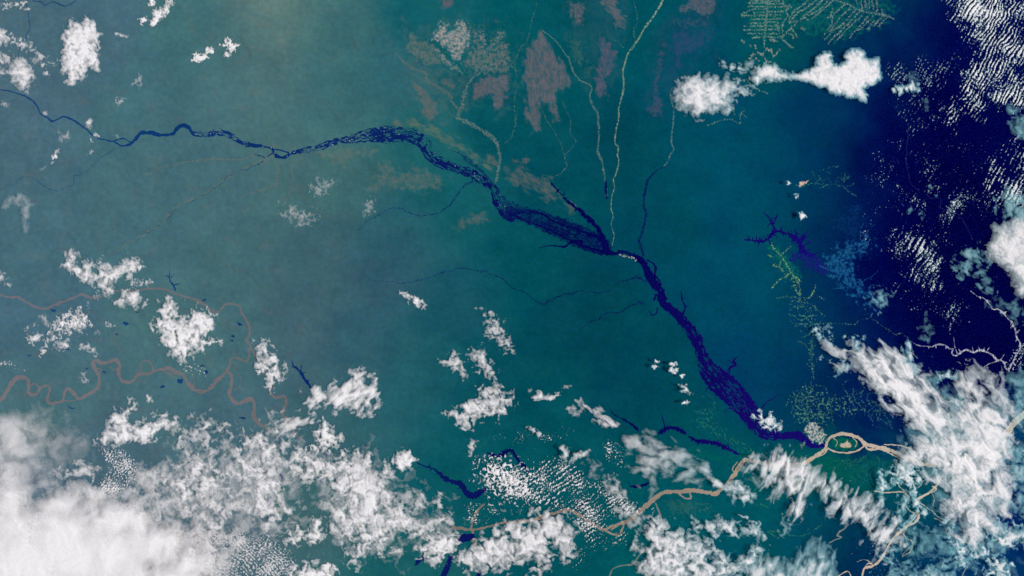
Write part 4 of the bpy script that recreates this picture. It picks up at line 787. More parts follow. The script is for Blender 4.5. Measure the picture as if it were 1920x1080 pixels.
def cloud(label, poly, alt=4.0, thick=5.0, edge=7.0, amp=0.9, scale=14.0, bump=11.0, soft=1.0, opac=1.0, seed=None,
          stretch=None, holes=0.0, hscale=5.0, rough=0.5, teal=1.0, name='cumulus_cloud', group=None, c=1.3, warp=None, bumpy=0.3, bias=0.0, mottle=0.35):
    CLOUD_N[0] += 1
    seed = seed or 1000 + CLOUD_N[0] * 13
    P = extend(poly)
    if alt <= 6.5: alt = alt * 0.65
    m = edge * 1.6
    c = c * (1.38 if c >= 1.3 else 1.15)
    X, Y = grid(P[:, 0].min() - m, P[:, 1].min() - m, P[:, 0].max() + m, P[:, 1].max() + m, c)
    if stretch:
        a, k = stretch; ca, sa = math.cos(a), math.sin(a)
        U = (X * ca + Y * sa) / k; V = (-X * sa + Y * ca)
    else:
        U, V = X, Y
    if warp is None: warp = scale * (0.3 if stretch else 0.5)
    edge *= 1.7; amp *= 1.35; bias += 0.12
    if warp:
        w1 = fbm(U / scale * 0.8, V / scale * 0.8, 3, seed + 1, gain=0.5) * warp * 2; w2 = fbm(U / scale * 0.8 + 40, V / scale * 0.8, 3, seed + 2, gain=0.5) * warp * 2
    else:
        w1 = w2 = 0.0
    d = polysdf(X, Y, P)
    n = fbm((U + w1) / scale, (V + w2) / scale, 6, seed + 3, gain=rough) * 3.2
    big = fbm(U / (scale * 2.7) + 3, V / (scale * 2.7), 3, seed + 4) * 2.2
    e = d / edge
    e = np.where(e > 0, 1.25 * (1 - np.exp(-e * 0.8)), np.maximum(e, -2.5) * 0.9)
    fine = fbm(U / 5.0, V / 5.0, 3, seed + 8, gain=0.6) * 3.0 * sstep(-0.5, 1.2, fbm(X / 40, Y / 40, 2, seed + 10) * 3)
    F0 = e + 0.3 * amp * big + bias + 0.05
    F = F0 + 0.62 * amp * n + 0.22 * fine
    Fs = F0 + 0.62 * amp * 3.2 * fbm((U + w1) / scale, (V + w2) / scale, 3, seed + 3, gain=rough) * 0.85
    if holes:
        hn = fbm(U / hscale, V / hscale, 4, seed + 5, gain=0.6)
        F = F - holes * sstep(0.0, 0.3, hn + big * 0.1) * 2.4
    b = billow((U + w1) / bump, (V + w2) / bump, 2, seed + 7, gain=0.5)
    f = np.maximum(np.minimum(Fs, F + 0.5), 0)
    H = thick * 0.5 * (1 - np.exp(-f * 0.8)) * (1 - bumpy + bumpy * b)
    A = np.clip(sstep(-0.35, 0.9 + soft, F), 0, 1)
    A = np.clip(opac * A * (1 - mottle * 0.35 * sstep(0.2, -0.9, n)), 0.0, 1)
    me = cloud_mesh(name, X, Y, F, H, A, cloud_tint(X, A, teal), alt)
    if me is None: return
    return link(name, me, M_CLOUD, label=label, cat='cloud', group=group)

def veil(label, poly, **kw):
    d = dict(alt=9.0, thick=2.0, edge=14, amp=0.7, scale=26, bump=20, soft=1.5, opac=0.6, bumpy=0.2, name='cirrus_veil', c=1.8, mottle=0.6)
    d.update(kw)
    return cloud(label, poly, **d)

def puff(label, x, y, rx, ry, ang=0.0, **kw):
    r = np.random.default_rng(int(x * 7 + y * 13))
    pts = []
    for a in np.linspace(0, 2 * math.pi, 11, endpoint=False):
        q = r.uniform(0.75, 1.15)
        ex, ey = math.cos(a) * rx * q, math.sin(a) * ry * q
        pts.append((x + ex * math.cos(ang) - ey * math.sin(ang), y + ex * math.sin(ang) + ey * math.cos(ang)))
    d = dict(edge=max(2.0, min(rx, ry) * 0.7), scale=max(5.0, min(rx, ry) * 1.6), amp=0.75, thick=max(1.5, min(rx, ry) * 0.5), bump=11, c=0.8, alt=3.0)
    d.update(kw)
    return cloud(label, pts, **d)

def components(mask):
    lab = np.where(mask, np.arange(1, mask.size + 1).reshape(mask.shape), 0)
    while True:
        old = lab
        p = np.pad(lab, 1)
        m = np.maximum.reduce([p[1:-1, 1:-1], p[:-2, 1:-1], p[2:, 1:-1], p[1:-1, :-2], p[1:-1, 2:]])
        lab = np.where(mask, m, 0)
        if np.array_equal(lab, old): return lab

ORDINALS = 'first second third fourth fifth sixth seventh eighth ninth tenth eleventh twelfth thirteenth fourteenth fifteenth sixteenth seventeenth eighteenth nineteenth twentieth'.split() + ['twenty-' + w for w in 'first second third fourth fifth sixth seventh eighth ninth'.split()] + ['thirtieth'] + ['thirty-' + w for w in 'first second third fourth fifth sixth seventh eighth ninth'.split()] + ['fortieth']

def cloud_streets(label_one, label_rest, poly, ang, spacing=8.0, length=10.0, cross=3.4, density=0.0, seed=1, alt=2.2, thick=1.8,
                  edge=30.0, street=0.55, group=None, maxn=40, dens_pts=(), c=0.9, minarea=24.0, opac=1.0, jitter=1.0):
    """rows of small cumulus puffs: the larger ones are clouds of their own, the rest one mass of specks"""
    P = extend(poly)
    X, Y = grid(P[:, 0].min() - 4, P[:, 1].min() - 4, P[:, 0].max() + 4, P[:, 1].max() + 4, c)
    d = polysdf(X, Y, P)
    # the rows bend gently
    a = ang + 0.12 * fbm(X / 160, Y / 160, 2, seed)
    U = X * np.cos(a) + Y * np.sin(a); V = -X * np.sin(ang) + Y * np.cos(ang) + 9 * fbm(X / 60, Y / 60, 3, seed + 1) * jitter
    row = np.cos(2 * math.pi * V / spacing + 4.5 * jitter * fbm(U / 34, V / 16, 4, seed + 2, gain=0.6))
    row = row * (0.45 + 0.9 * sstep(-0.3, 0.5, fbm(X / 28, Y / 28, 3, seed + 12) * 2.5))
    n = fbm(U / length, V / cross, 4, seed + 3, gain=0.75) * 3.0
    n = 0.6 * n + 0.75 * fbm(X / 3.4 + V / 9, Y / 3.4, 3, seed + 6, gain=0.6) * 3.0
    big = fbm(X / 40, Y / 40, 4, seed + 4) * 2.6
    F = 0.9 * (np.clip(d / edge, -1, 0.8) - 0.8) + density - 0.6 + 0.42 * street * row + 0.62 * n + 0.38 * big
    for (px, py, rad, s) in dens_pts:
        F = F + s * np.exp(-((X - px) ** 2 + (Y - py) ** 2) / (2 * rad * rad))
    F = np.where(d < -2, -1, F)
    f = np.maximum(F, 0)
    H = thick * 0.8 * (1 - np.exp(-f * 1.6)) + 0.05
    A = np.clip(sstep(-0.1, 0.65, F) * opac, 0, 1)
    lab = components(F > 0)
    ids, cnt = np.unique(lab[lab > 0], return_counts=True)
    order = np.argsort(-cnt)
    chosen = [ids[o] for o in order[:maxn] if cnt[o] * c * c >= minarea]
    x0, x1 = max(P[:, 0].min(), 0), min(P[:, 0].max(), 1920); y0, y1 = max(P[:, 1].min(), 0), min(P[:, 1].max(), 1080)
    rank = {}
    tint = cloud_tint(X, A, 0.8)
    rest = F.copy()
    for q in chosen:
        j, i = np.nonzero(lab == q)
        j0, j1 = max(j.min() - 1, 0), j.max() + 2; i0, i1 = max(i.min() - 1, 0), i.max() + 2
        sl = (slice(j0, j1), slice(i0, i1))
        Fq = np.where((lab[sl] == q) | (F[sl] <= 0), F[sl], -0.01)
        me = cloud_mesh('cloud_puff', X[sl], Y[sl], Fq, H[sl], A[sl], tint[sl], alt)
        sx = min(2, max(0, int(3 * (X[0, i].mean() - x0) / (x1 - x0)))); sy = min(2, max(0, int(3 * (Y[j, 0].mean() - y0) / (y1 - y0))))
        where = (('upper', 'middle', 'lower')[sy] + ' ' + ('left', 'centre', 'right')[sx]) if (sx, sy) != (1, 1) else 'the centre'
        k = rank.get(where, 0); rank[where] = k + 1
        lab_q = ('largest at ' if k == 0 else ORDINALS[min(k, len(ORDINALS) - 1)] + ' largest at ') + where + ': ' + label_one
        if me: link('cloud_puff', me, M_CLOUD, label=lab_q, cat='cloud', group=group)
        rest[sl] = np.where(lab[sl] == q, -0.01, rest[sl])
    me = cloud_mesh('cloud_specks', X, Y, rest, H, A, tint, alt)
    if me: link('cloud_specks', me, M_CLOUD, label=label_rest, cat='cloud specks', kind='stuff')

# --- upper left
cloud('tall white cloud like a torn column at the upper left', [(127,38),(138,35),(136,46),(150,42),(160,32),(172,38),(180,52),(187,68),(185,80),(183,95),(184,110),(183,130),(176,132),(170,125),(160,135),(155,150),(145,150),(132,160),(122,155),(128,146),(117,130),(118,115),(115,100),(122,85),(115,70),(118,55),(130,50)], alt=6, thick=5, edge=6, amp=0.5, scale=10, bump=11, soft=0.5)
cloud('round bright cloud near the left edge above the thin dark river', [(18,118),(28,110),(45,112),(58,125),(68,140),(60,152),(54,160),(48,172),(40,172),(32,162),(22,152),(14,135)], alt=6, edge=6, amp=0.5, scale=10, bump=9)
cloud('bright cloud cut by the left edge near the top', [(0,46),(8,54),(15,70),(10,82),(0,92)], alt=6, edge=5, amp=0.5, scale=10)
cloud('thin broken cloud strip slanting right of the left edge cloud', [(14,63),(30,70),(45,78),(58,86),(60,96),(45,90),(28,82),(14,74)], alt=4, thick=2, edge=5, amp=1.1, scale=9, opac=0.75, bump=9, c=1.0)
cloud('pale patch of cloud at the left edge beside the round bright one', [(0,98),(15,103),(20,112),(10,122),(0,122)], alt=4, thick=2, edge=6, amp=0.9, scale=9, opac=0.8)
cloud('small pale cloud at the left edge below the pale patch', [(0,134),(14,132),(16,140),(0,144)], alt=4, thick=2, edge=4, amp=0.8, scale=8, opac=0.7)
for x, y, rx, ry, lb in ((73,106,9,7,'small pale puff right of the round bright cloud, upper one'),(96,117,7,6,'small pale puff left of the tall torn cloud'),(80,121,4,4,'tiny pale puff between the two small pale ones'),(87,136,4,5,'tiny pale puff lowest below the two small pale ones')):
    puff(lb, x, y, rx, ry, opac=0.7, amp=1.0)
cloud('broken white cloud strip in the top left corner', [(0,2),(20,6),(50,2),(50,13),(25,13),(0,10)], alt=3, thick=2, edge=4, amp=1.2, scale=7, opac=0.8, c=0.9)
cloud('ragged bright cloud rising to the top edge left of centre', [(332,0),(318,20),(306,28),(300,40),(292,47),(281,45),(286,30),(282,25),(295,17),(305,14),(315,5),(318,0)], alt=3, thick=4, edge=4, amp=0.7, scale=7, bump=9, c=1.0, soft=0.3)
puff('small bright puff left of the ragged top cloud', 269, 38, 8, 5, alt=3, soft=0.3)
cloud('short bright cloud cut by the top edge beside the ragged one', [(278,0),(290,0),(288,8),(284,12),(278,9)], alt=3, thick=3, edge=3, amp=0.7, scale=6, c=0.9, soft=0.3)
puff('thin white sliver of cloud right of the tall torn cloud', 223, 65, 9, 2.6, 0.25, alt=3, opac=0.9)
puff('faint tail of cloud beside the thin white sliver', 235, 68, 4, 1.3, 0.2, alt=3, opac=0.6)
cloud('knot of bright puffs forming a slanting clump at the upper left', [(360,113),(366,99),(372,98),(378,104),(386,92),(398,93),(400,97),(388,106),(378,113),(366,118)], alt=3, thick=3, edge=3.2, amp=0.9, scale=5.5, bump=11, c=0.8, soft=0.25)
cloud('bright ragged puff right of the slanting clump', [(413,83),(424,84),(422,72),(430,74),(437,82),(447,86),(440,92),(434,98),(427,95),(425,88)], alt=3, thick=3, edge=3, amp=0.9, scale=5.5, bump=11, c=0.8, soft=0.25)
puff('small bright puff under the ragged puff on the right', 428, 102, 6.5, 4.5, 0.3, alt=3, soft=0.25)
for x, y, rx, ry, an, lb, op in ((256,152,6,9,0.2,'faint pinkish puff above the middle river left',0.5),(225,190,8,4.5,-0.6,'faint slanting puff below the faint pinkish one',0.6),(166,233,9,6,-0.3,'small white puff over the dark blue upper river',0.8),(178,256,6,6,0.2,'small white puff sitting on the upper river bend',0.9),(9,196,7,5,-0.5,'faint small puff at the left edge below the river',0.5),(103,292,3.5,16,0.5,'thin bright upright streak of cloud at the left',0.95),(171,286,5,2.4,-0.6,'tiny pale puff right of the thin upright streak',0.6),(220,255,4,4,0,'tiny pale puff above the start of the braided river',0.6),(120,255,8,7,0,'faint speckled puff below the thin dark river',0.35),(84,213,6,3,0.4,'tiny pale haze puff on the upper river',0.4),(80,316,5,2,-0.6,'tiny thin streak below the upright streak',0.5)):
    puff(lb, x, y, rx, ry, an, opac=op, amp=0.9)
veil('faint grey bent veil at the left edge', [(2,390),(14,374),(30,364),(42,368),(55,376),(56,390),(50,430),(44,434),(42,398),(30,382),(16,390)], edge=7, amp=0.5, scale=14, opac=0.55, alt=10)

# --- left middle
cloud('wing-shaped white cloud at the left above the muddy rivers', [(125,480),(132,470),(143,478),(140,495),(152,500),(165,487),(172,495),(178,510),(190,500),(200,497),(212,503),(225,492),(240,485),(255,487),(270,498),(262,508),(248,512),(245,524),(235,516),(222,522),(211,530),(208,545),(186,545),(181,528),(165,532),(152,522),(140,514),(122,508),(117,500)], alt=5, thick=5, edge=7, amp=0.7, scale=12, bump=11, soft=0.8)
puff('small white puff above the wing-shaped cloud', 188, 489, 5, 7, opac=0.7)
puff('small thin bank of cloud right below the wing-shaped cloud', 262, 530, 22, 5, -0.12, opac=0.75, amp=1.0)
cloud('small broken cloud at the left edge beside the wing-shaped one', [(0,515),(8,510),(12,525),(16,533),(6,530),(0,527)], alt=4, thick=2, edge=4, amp=1.0, scale=7, opac=0.7)
cloud('fluffy round cloud over the muddy river above the large one', [(232,548),(250,542),(262,552),(261,563),(252,578),(242,570),(225,576),(214,569),(222,558)], alt=4, thick=4, edge=6, amp=0.6, scale=10, soft=0.7)
puff('small slanting puff right of the fluffy round cloud', 272, 570, 4, 9, 0.5, opac=0.8)
cloud('thin cloud across the muddy river left of the fluffy round one', [(182,545),(195,540),(210,543),(205,552),(190,555),(178,556)], alt=4, thick=2, edge=5, amp=0.9, scale=8, opac=0.6)
cloud('speckled cloud with trailing hooks at the left', [(165,570),(155,580),(160,590),(168,606),(160,612),(158,624),(132,622),(110,626),(102,640),(90,646),(80,662),(76,656),(92,632),(91,610),(105,598),(115,588),(127,585),(140,586),(150,578)], alt=4, thick=4, edge=6, amp=0.8, scale=9, holes=0.35, hscale=4, bump=9, c=1.0)
cloud('white blob of cloud below the speckled hooked one', [(100,642),(112,640),(130,640),(128,650),(112,655),(103,652)], alt=4, thick=3, edge=4, amp=0.8, scale=7, c=1.0)
cloud('thin arched cloud tail right of the white blob', [(152,645),(165,648),(178,655),(183,664),(176,664),(165,656),(152,650)], alt=4, thick=2, edge=3.5, amp=0.8, scale=7, opac=0.85, c=1.0)
puff('small white cloud left of the speckled hooked one', 60, 634, 15, 7, -0.35, amp=1.0, opac=0.9)
for x, y, rx, ry, an, lb, op in ((66,611,5,3,0,'tiny pale puff above the small left cloud',0.6),(50,616,3,3,0,'tiny pale dot of cloud left of the speckled one',0.6),(202,609,11,3.5,0.1,'thin pale lens of cloud between the two large left clouds',0.7),(171,611,4,3,0,'tiny puff at the tip of the speckled cloud',0.8),(182,624,4,3,0,'tiny faint puff below the thin pale lens',0.4),(158,708,4,10,-0.4,'faint thin puff left of the muddy hairpin',0.5),(279,747,3,9,-0.6,'small bright sliver above the ragged lower left cloud',0.9),(85,600,5,14,-0.6,'thin wisp of cloud leading to the muddy river',0.5)):
    puff(lb, x, y, rx, ry, an, opac=op, amp=0.9)
cloud('large white cauliflower cloud above the muddy loops', [(303,572),(312,562),(325,568),(332,585),(330,600),(345,600),(358,590),(370,576),(380,577),(393,590),(403,605),(402,615),(392,625),(411,640),(400,648),(385,645),(380,658),(362,656),(364,672),(350,678),(335,670),(318,668),(308,652),(300,640),(302,625),(298,613),(280,613),(288,602),(305,600),(303,585)], alt=5, thick=6, edge=8, amp=0.75, scale=12, bump=10, soft=0.6)
cloud_streets('tiny white puff below the large cauliflower cloud', 'scatter of white specks below the large cauliflower cloud', [(335,672),(370,670),(400,690),(395,715),(360,710),(335,700)], 0.3, density=0.1, spacing=9, length=4, cross=4, seed=301, maxn=4, edge=12, street=0.1, group='puffs below the cauliflower cloud', minarea=12)
cloud_streets('tiny pale puff in the speckled row at the left edge', 'row of pale specks at the left edge above the muddy loops', [(0,665),(20,672),(45,690),(55,702),(40,700),(15,690),(0,690)], 0.7, density=0.35, spacing=7, length=3.5, cross=3.5, seed=302, maxn=4, edge=10, street=0.2, group='puffs in the left row', minarea=10, opac=0.7)

# --- lower left cloud bank
cloud('ragged white cloud with upward spikes above the lower left bank', [(178,832),(190,815),(205,803),(208,785),(216,768),(228,770),(240,758),(250,750),(246,768),(238,780),(242,792),(258,790),(275,788),(295,778),(312,775),(333,792),(322,802),(300,808),(285,822),(270,832),(250,826),(228,836),(200,834)], alt=5, thick=5, edge=7, amp=0.75, scale=12, soft=0.7)
cloud('tall part of the lower left bank rising as a broken white tower', [(325,812),(345,797),(372,786),(400,782),(414,798),(402,828),(396,858),(420,888),(432,930),(442,962),(430,990),(400,1002),(360,985),(330,955),(312,925),(295,905),(315,878),(335,852),(332,832)], alt=5, thick=6, edge=14, amp=1.0, scale=22, bump=10, soft=1.5, holes=0.38, hscale=9, opac=0.92, bias=-0.1, rough=0.46)
cloud('cottony white part of the lower left bank under the muddy bend', [(412,832),(440,816),(460,812),(480,798),(500,790),(516,784),(522,800),(532,815),(552,830),(572,842),(592,852),(602,870),(590,892),(570,912),(548,895),(545,930),(552,962),(535,988),(500,1002),(478,990),(468,965),(442,955),(428,920),(418,880)], alt=5, thick=6, edge=14, amp=1.0, scale=20, bump=10, soft=1.5, holes=0.36, hscale=9, opac=0.92, bias=-0.1, rough=0.46)
cloud('dense smooth white cloud shield filling the lower left corner', [(0,925),(45,925),(60,950),(95,930),(125,945),(165,955),(200,945),(245,955),(265,960),(290,985),(330,1000),(345,1020),(340,1045),(365,1060),(372,1080),(0,1080)], alt=8, thick=8, edge=26, amp=0.6, scale=45, bump=40, soft=0.8, bumpy=0.2, rough=0.42, mottle=0.15, bias=0.35, warp=8.0, c=1.8)
cloud('mottled grey cloud between the smooth shield and the broken tower', [(100,905),(150,930),(190,900),(240,910),(290,890),(320,920),(345,950),(370,990),(400,1005),(390,1040),(350,1050),(290,1000),(230,980),(160,975),(110,950)], alt=6, thick=4, edge=16, amp=0.9, scale=24, bump=11, soft=1.6, opac=0.8, holes=0.12, bias=-0.12)
cloud('grey white lower part of the broken tower at the bottom', [(260,1000),(300,985),(350,1000),(400,1000),(440,1000),(430,1030),(400,1050),(385,1080),(260,1080)], alt=6, thick=5, edge=18, amp=0.9, scale=24, bump=11, soft=1.4, opac=0.9)
cloud('brilliant white smooth heart of the cloud shield in the lower left corner', [(0,985),(40,960),(90,950),(150,965),(200,990),(240,1000),(260,1030),(250,1080),(0,1080)], alt=10, thick=6, edge=22, amp=0.35, scale=50, bump=34, soft=0.7, bumpy=0.3, rough=0.5, mottle=0.25, bias=0.45, warp=14.0, c=1.8, opac=0.97)
veil('smooth pale hook of high cloud at the left edge above the shield', [(0,778),(30,768),(55,780),(78,808),(86,845),(80,880),(60,905),(30,935),(0,945)], opac=0.85, edge=16, scale=34, amp=0.4, alt=9, thick=4, warp=10.0, rough=0.42)
veil('thin blue-grey veil right of the pale hook of high cloud', [(10,790),(55,765),(90,772),(125,800),(165,820),(170,850),(130,870),(100,920),(60,930),(75,860)], opac=0.36, edge=20, scale=30, amp=0.45, alt=9, rough=0.45)
cloud('small pale tuft in the gap right of the pale hook', [(105,885),(120,878),(140,880),(150,862),(165,872),(178,885),(170,900),(150,892),(125,895),(108,894)], alt=4, thick=3, edge=7, amp=0.8, scale=10, opac=0.75, soft=0.9)
cloud_streets('small white puff in the rippled patch of the lower left', 'rippled patch of fine white cloud in the lower left gap', [(170,830),(205,835),(240,840),(255,870),(260,900),(240,925),(210,935),(170,930),(185,900),(205,870)], -0.9, density=0.75, spacing=6, length=4.5, cross=2.6, seed=303, maxn=12, edge=14, street=0.4, group='puffs in the lower left ripples', minarea=20, opac=0.85)
veil('wide thin grey cloud sheet behind the broken tower and the cottony part', [(255,905),(300,880),(330,850),(360,840),(400,850),(440,840),(520,830),(560,860),(560,920),(540,985),(500,1010),(420,1015),(340,1000),(280,960)], opac=0.36, edge=24, scale=20, amp=0.9, alt=3, c=1.6)
veil('thin grey cloud sheet trailing off below the smooth shield', [(180,940),(260,930),(330,960),(400,1000),(470,1010),(450,1040),(400,1080),(250,1080),(170,1000)], opac=0.6, edge=24, scale=24, amp=0.7, alt=4, c=1.6)
veil('thin grey sheet joining the central mass with the bank on its right', [(600,870),(680,850),(740,900),(780,950),(830,965),(840,990),(780,1010),(740,1030),(680,1040),(630,1000),(605,950)], opac=0.42, edge=24, scale=18, amp=0.9, alt=3, c=1.6)
veil('thin teal-grey sheet under the huge lower right mass', [(1690,770),(1740,760),(1800,745),(1880,760),(1910,800),(1910,960),(1880,1040),(1800,1060),(1770,980),(1740,900),(1700,850)], opac=0.36, edge=24, scale=20, amp=0.9, alt=7, c=1.7, stretch=(0.8, 2.0))
veil('faint grey tufts left of the small slanting white cloud', [(528,390),(545,385),(560,396),(590,396),(585,412),(562,418),(545,410)], opac=0.32, edge=7, scale=8, amp=1.0, alt=3, c=1.1, soft=1.0)
veil('faint grey tufts below the pale brown stream traces', [(585,350),(598,342),(612,340),(630,345),(615,352),(598,368),(588,366)], opac=0.28, edge=6, scale=8, amp=1.0, alt=3, c=1.1, soft=1.0)
veil('faint pale wisp west of the bean-shaped savanna', [(682,385),(694,372),(700,378),(696,398),(686,400)], opac=0.26, edge=5, scale=7, amp=1.0, alt=3, c=1.1, soft=1.0)
cloud('flat beige-grey cloud bulge on the left of the broken tower', [(245,878),(260,872),(285,880),(310,870),(320,890),(300,915),(275,915),(255,905)], alt=5, thick=3, edge=9, amp=0.5, scale=14, opac=0.75, soft=1.2)
cloud_streets('small white puff in the fine ripples at the bottom', 'fine wave-like ripples of cloud along the bottom left', [(350,1000),(400,985),(450,985),(490,1000),(540,1010),(560,1040),(555,1080),(370,1080),(355,1040)], 0.75, density=0.66, spacing=5.5, length=5, cross=2.6, seed=304, maxn=25, edge=22, street=0.6, group='puffs in the bottom ripples', minarea=20, opac=0.62)
cloud('white cloud with soft streaks over the thin muddy river end', [(520,812),(530,792),(545,780),(565,775),(588,782),(585,795),(565,798),(552,808),(540,806),(530,820)], alt=5, thick=3, edge=6, amp=1.0, scale=11, soft=0.9, opac=0.8, stretch=(-0.5, 1.8))
cloud('white tuft above the gap with the dark lake', [(588,835),(592,812),(600,795),(606,784),(615,795),(622,812),(635,820),(628,838),(610,845),(597,842)], alt=5, thick=4, edge=7, amp=0.9, scale=11, soft=0.7)
cloud('bridging white cloud between the cottony part and the central mass', [(560,850),(590,852),(620,862),(640,850),(665,848),(680,862),(660,878),(630,885),(625,905),(600,895),(570,880)], alt=5, thick=4, edge=9, amp=1.0, scale=13, soft=0.8)
cloud('large central white mass of the lower bank', [(612,890),(630,880),(650,866),(668,855),(690,862),(700,882),(728,894),(733,915),(750,935),(765,960),(760,985),(742,992),(738,1015),(715,1038),(700,1030),(690,1045),(680,1040),(665,1055),(652,1052),(664,1030),(640,1015),(625,988),(608,975),(617,950),(627,930)], alt=5, thick=6, edge=12, amp=0.9, scale=18, bump=9, soft=0.9, holes=0.2, hscale=6, opac=0.94, bias=-0.12)
cloud('white cloud with blunt top rising from the central mass', [(655,880),(660,865),(672,858),(690,860),(696,880),(690,900),(670,900)], alt=6, thick=5, edge=8, amp=0.5, scale=14, soft=0.8)
cloud('small ragged tuft right of the blunt-topped cloud', [(716,868),(722,865),(730,880),(736,888),(726,897),(716,888)], alt=4, thick=3, edge=5, amp=0.8, scale=8)
cloud('pair of soft white clouds below the narrow gap of the bank', [(526,1008),(545,1000),(560,992),(568,1002),(560,1018),(545,1020),(532,1016)], alt=4, thick=3, edge=6, amp=0.8, scale=10, soft=0.8)
cloud('upright soft white cloud in the narrow gap of the bank', [(572,1000),(582,985),(590,968),(602,972),(604,995),(598,1018),(580,1018),(570,1012)], alt=4, thick=3, edge=6, amp=0.8, scale=10, soft=0.8)
cloud('ragged white cloud cut by the bottom edge below the narrow gap', [(530,1080),(545,1068),(565,1062),(585,1050),(600,1055),(618,1052),(628,1070),(650,1080)], alt=5, thick=4, edge=8, amp=0.9, scale=12, soft=0.8)
cloud('white bank reaching right from the central mass', [(735,960),(755,950),(770,965),(790,985),(815,970),(835,965),(845,980),(825,995),(795,1005),(775,1005),(755,995),(740,985)], alt=5, thick=4, edge=9, amp=0.8, scale=14, soft=0.9)
cloud('thin grey cloud above the white bank near the long navy lake', [(750,935),(770,925),(790,925),(800,940),(790,955),(765,960)], alt=5, thick=2, edge=9, amp=0.8, scale=12, soft=1.3, opac=0.6)
cloud('small grey upright tuft below the long navy lake', [(780,940),(790,925),(797,940),(792,955),(782,955)], alt=5, thick=2, edge=4, amp=0.8, scale=9, soft=0.8, opac=0.8)
cloud('small grey tuft right of the upright one below the long lake', [(815,935),(825,925),(832,938),(830,952),(820,950)], alt=5, thick=2, edge=4, amp=0.8, scale=9, soft=0.8, opac=0.7)
puff('small white puff alone near the bottom below the central mass', 663, 1044, 10, 9, alt=4)
puff('thin white wisp beside the puff near the bottom', 742, 1034, 12, 4, -0.3, alt=4, opac=0.7, amp=1.0)
puff('tiny white wisp left of the bottom wisp', 714, 1038, 6, 4, 0, alt=4, opac=0.7)
cloud('round white cloud standing alone left of the long navy lake', [(736,862),(745,848),(758,842),(770,848),(779,862),(776,874),(760,878),(748,884),(741,872)], alt=5, thick=4, edge=5, amp=0.6, scale=9, soft=0.5)
cloud('tall broken white cloud left of the slender royal blue lake', [(480,640),(497,636),(509,650),(505,662),(518,662),(522,680),(535,688),(528,704),(518,716),(512,727),(501,718),(498,705),(484,698),(482,682),(494,672),(480,658)], alt=5, thick=4, edge=7, amp=0.8, scale=10, soft=0.8, holes=0.1)
cloud('long feathered white cloud like a bird in the lower left middle', [(574,742),(590,728),(605,734),(625,722),(640,716),(655,708),(670,690),(685,692),(694,705),(690,716),(703,702),(706,720),(709,740),(700,752),(708,765),(697,773),(682,765),(674,782),(664,776),(655,766),(640,769),(625,762),(605,759),(590,762),(580,766),(572,756)], alt=5, thick=5, edge=8, amp=0.75, scale=11, soft=0.75, stretch=(-0.75, 1.7), bump=5)
puff('tiny puff just below the bird-like cloud', 696, 777, 4.5, 4, opac=0.8)
puff('tiny faint puff left under the bird-like cloud', 627, 775, 4, 4, opac=0.6)
# --- middle
cloud('small slanting white cloud alone in the middle of the forest', [(751,549),(765,549),(778,556),(789,562),(798,571),(796,580),(785,577),(774,572),(769,562),(755,557)], alt=5, thick=3, edge=4, amp=0.6, scale=8, soft=0.6, c=0.9)
cloud('thin mottled grey cloud right of the slanting white one', [(911,594),(920,586),(930,600),(941,610),(945,625),(956,634),(959,648),(948,658),(940,646),(930,639),(918,634),(913,620),(917,608)], alt=5, thick=2.5, edge=6, amp=1.0, scale=8, opac=0.62, soft=1.0, c=1.0)
puff('tiny grey streak above the thin mottled cloud', 900, 578, 9, 2, 0.05, opac=0.5)
cloud('grey-white triangular cloud left of the twin one', [(824,677),(840,668),(850,659),(859,668),(864,680),(873,690),(873,706),(868,712),(860,696),(848,690),(835,686)], alt=5, thick=3, edge=5, amp=0.75, scale=9, opac=0.9, soft=0.9)
cloud('grey-white curling cloud right of the triangular one', [(876,666),(888,656),(900,654),(911,660),(916,675),(918,690),(928,700),(922,712),(908,702),(895,696),(890,680)], alt=5, thick=3, edge=6, amp=0.8, scale=9, opac=0.85, soft=1.0)
cloud('broad white cloud with a grey left arm in the lower middle', [(837,773),(850,768),(862,770),(872,757),(888,750),(905,748),(920,742),(938,744),(958,734),(962,758),(950,772),(935,780),(915,776),(900,786),(886,790),(884,806),(870,802),(852,790)], alt=5, thick=4, edge=7, amp=0.75, scale=12, soft=0.8, holes=0.08)
cloud('thin grey tuft on top of the broad white cloud', [(893,728),(905,724),(920,728),(928,716),(937,724),(935,740),(920,744),(900,744)], alt=5, thick=2, edge=5, amp=1.0, scale=8, opac=0.7, soft=0.8)
cloud('small white lens of cloud pointing right in the lower middle', [(996,746),(1005,740),(1010,732),(1020,739),(1035,740),(1052,737),(1042,744),(1032,750),(1015,748),(1003,751)], alt=5, thick=3, edge=3, amp=0.5, scale=8, c=0.9, soft=0.6)
puff('tiny grey puff left of the small white lens', 993, 732, 4, 3, opac=0.6)
puff('thin grey streak above the small white lens', 1063, 726, 8, 1.6, -0.25, opac=0.55)
cloud('long thin slanting white streak of cloud in the lower middle', [(1081,752),(1088,747),(1095,757),(1110,765),(1125,769),(1138,781),(1150,792),(1162,795),(1160,803),(1145,801),(1128,788),(1110,776),(1092,763)], alt=6, thick=2.5, edge=4, amp=0.6, scale=9, opac=0.85, soft=0.8, stretch=(0.6, 2), c=0.9)
cloud('wispy grey tuft left of the long slanting streak', [(1060,765),(1075,758),(1082,765),(1098,768),(1085,778),(1070,772)], alt=6, thick=2, edge=5, amp=0.6, scale=9, opac=0.65, soft=0.8)
cloud('short wispy streak under the long slanting one', [(1112,786),(1125,785),(1140,795),(1150,800),(1135,801),(1120,793)], alt=6, thick=2, edge=4, amp=1.0, scale=8, opac=0.6)
HI = dict(alt=13.0, soft=0.2, amp=0.6, bias=0.1)
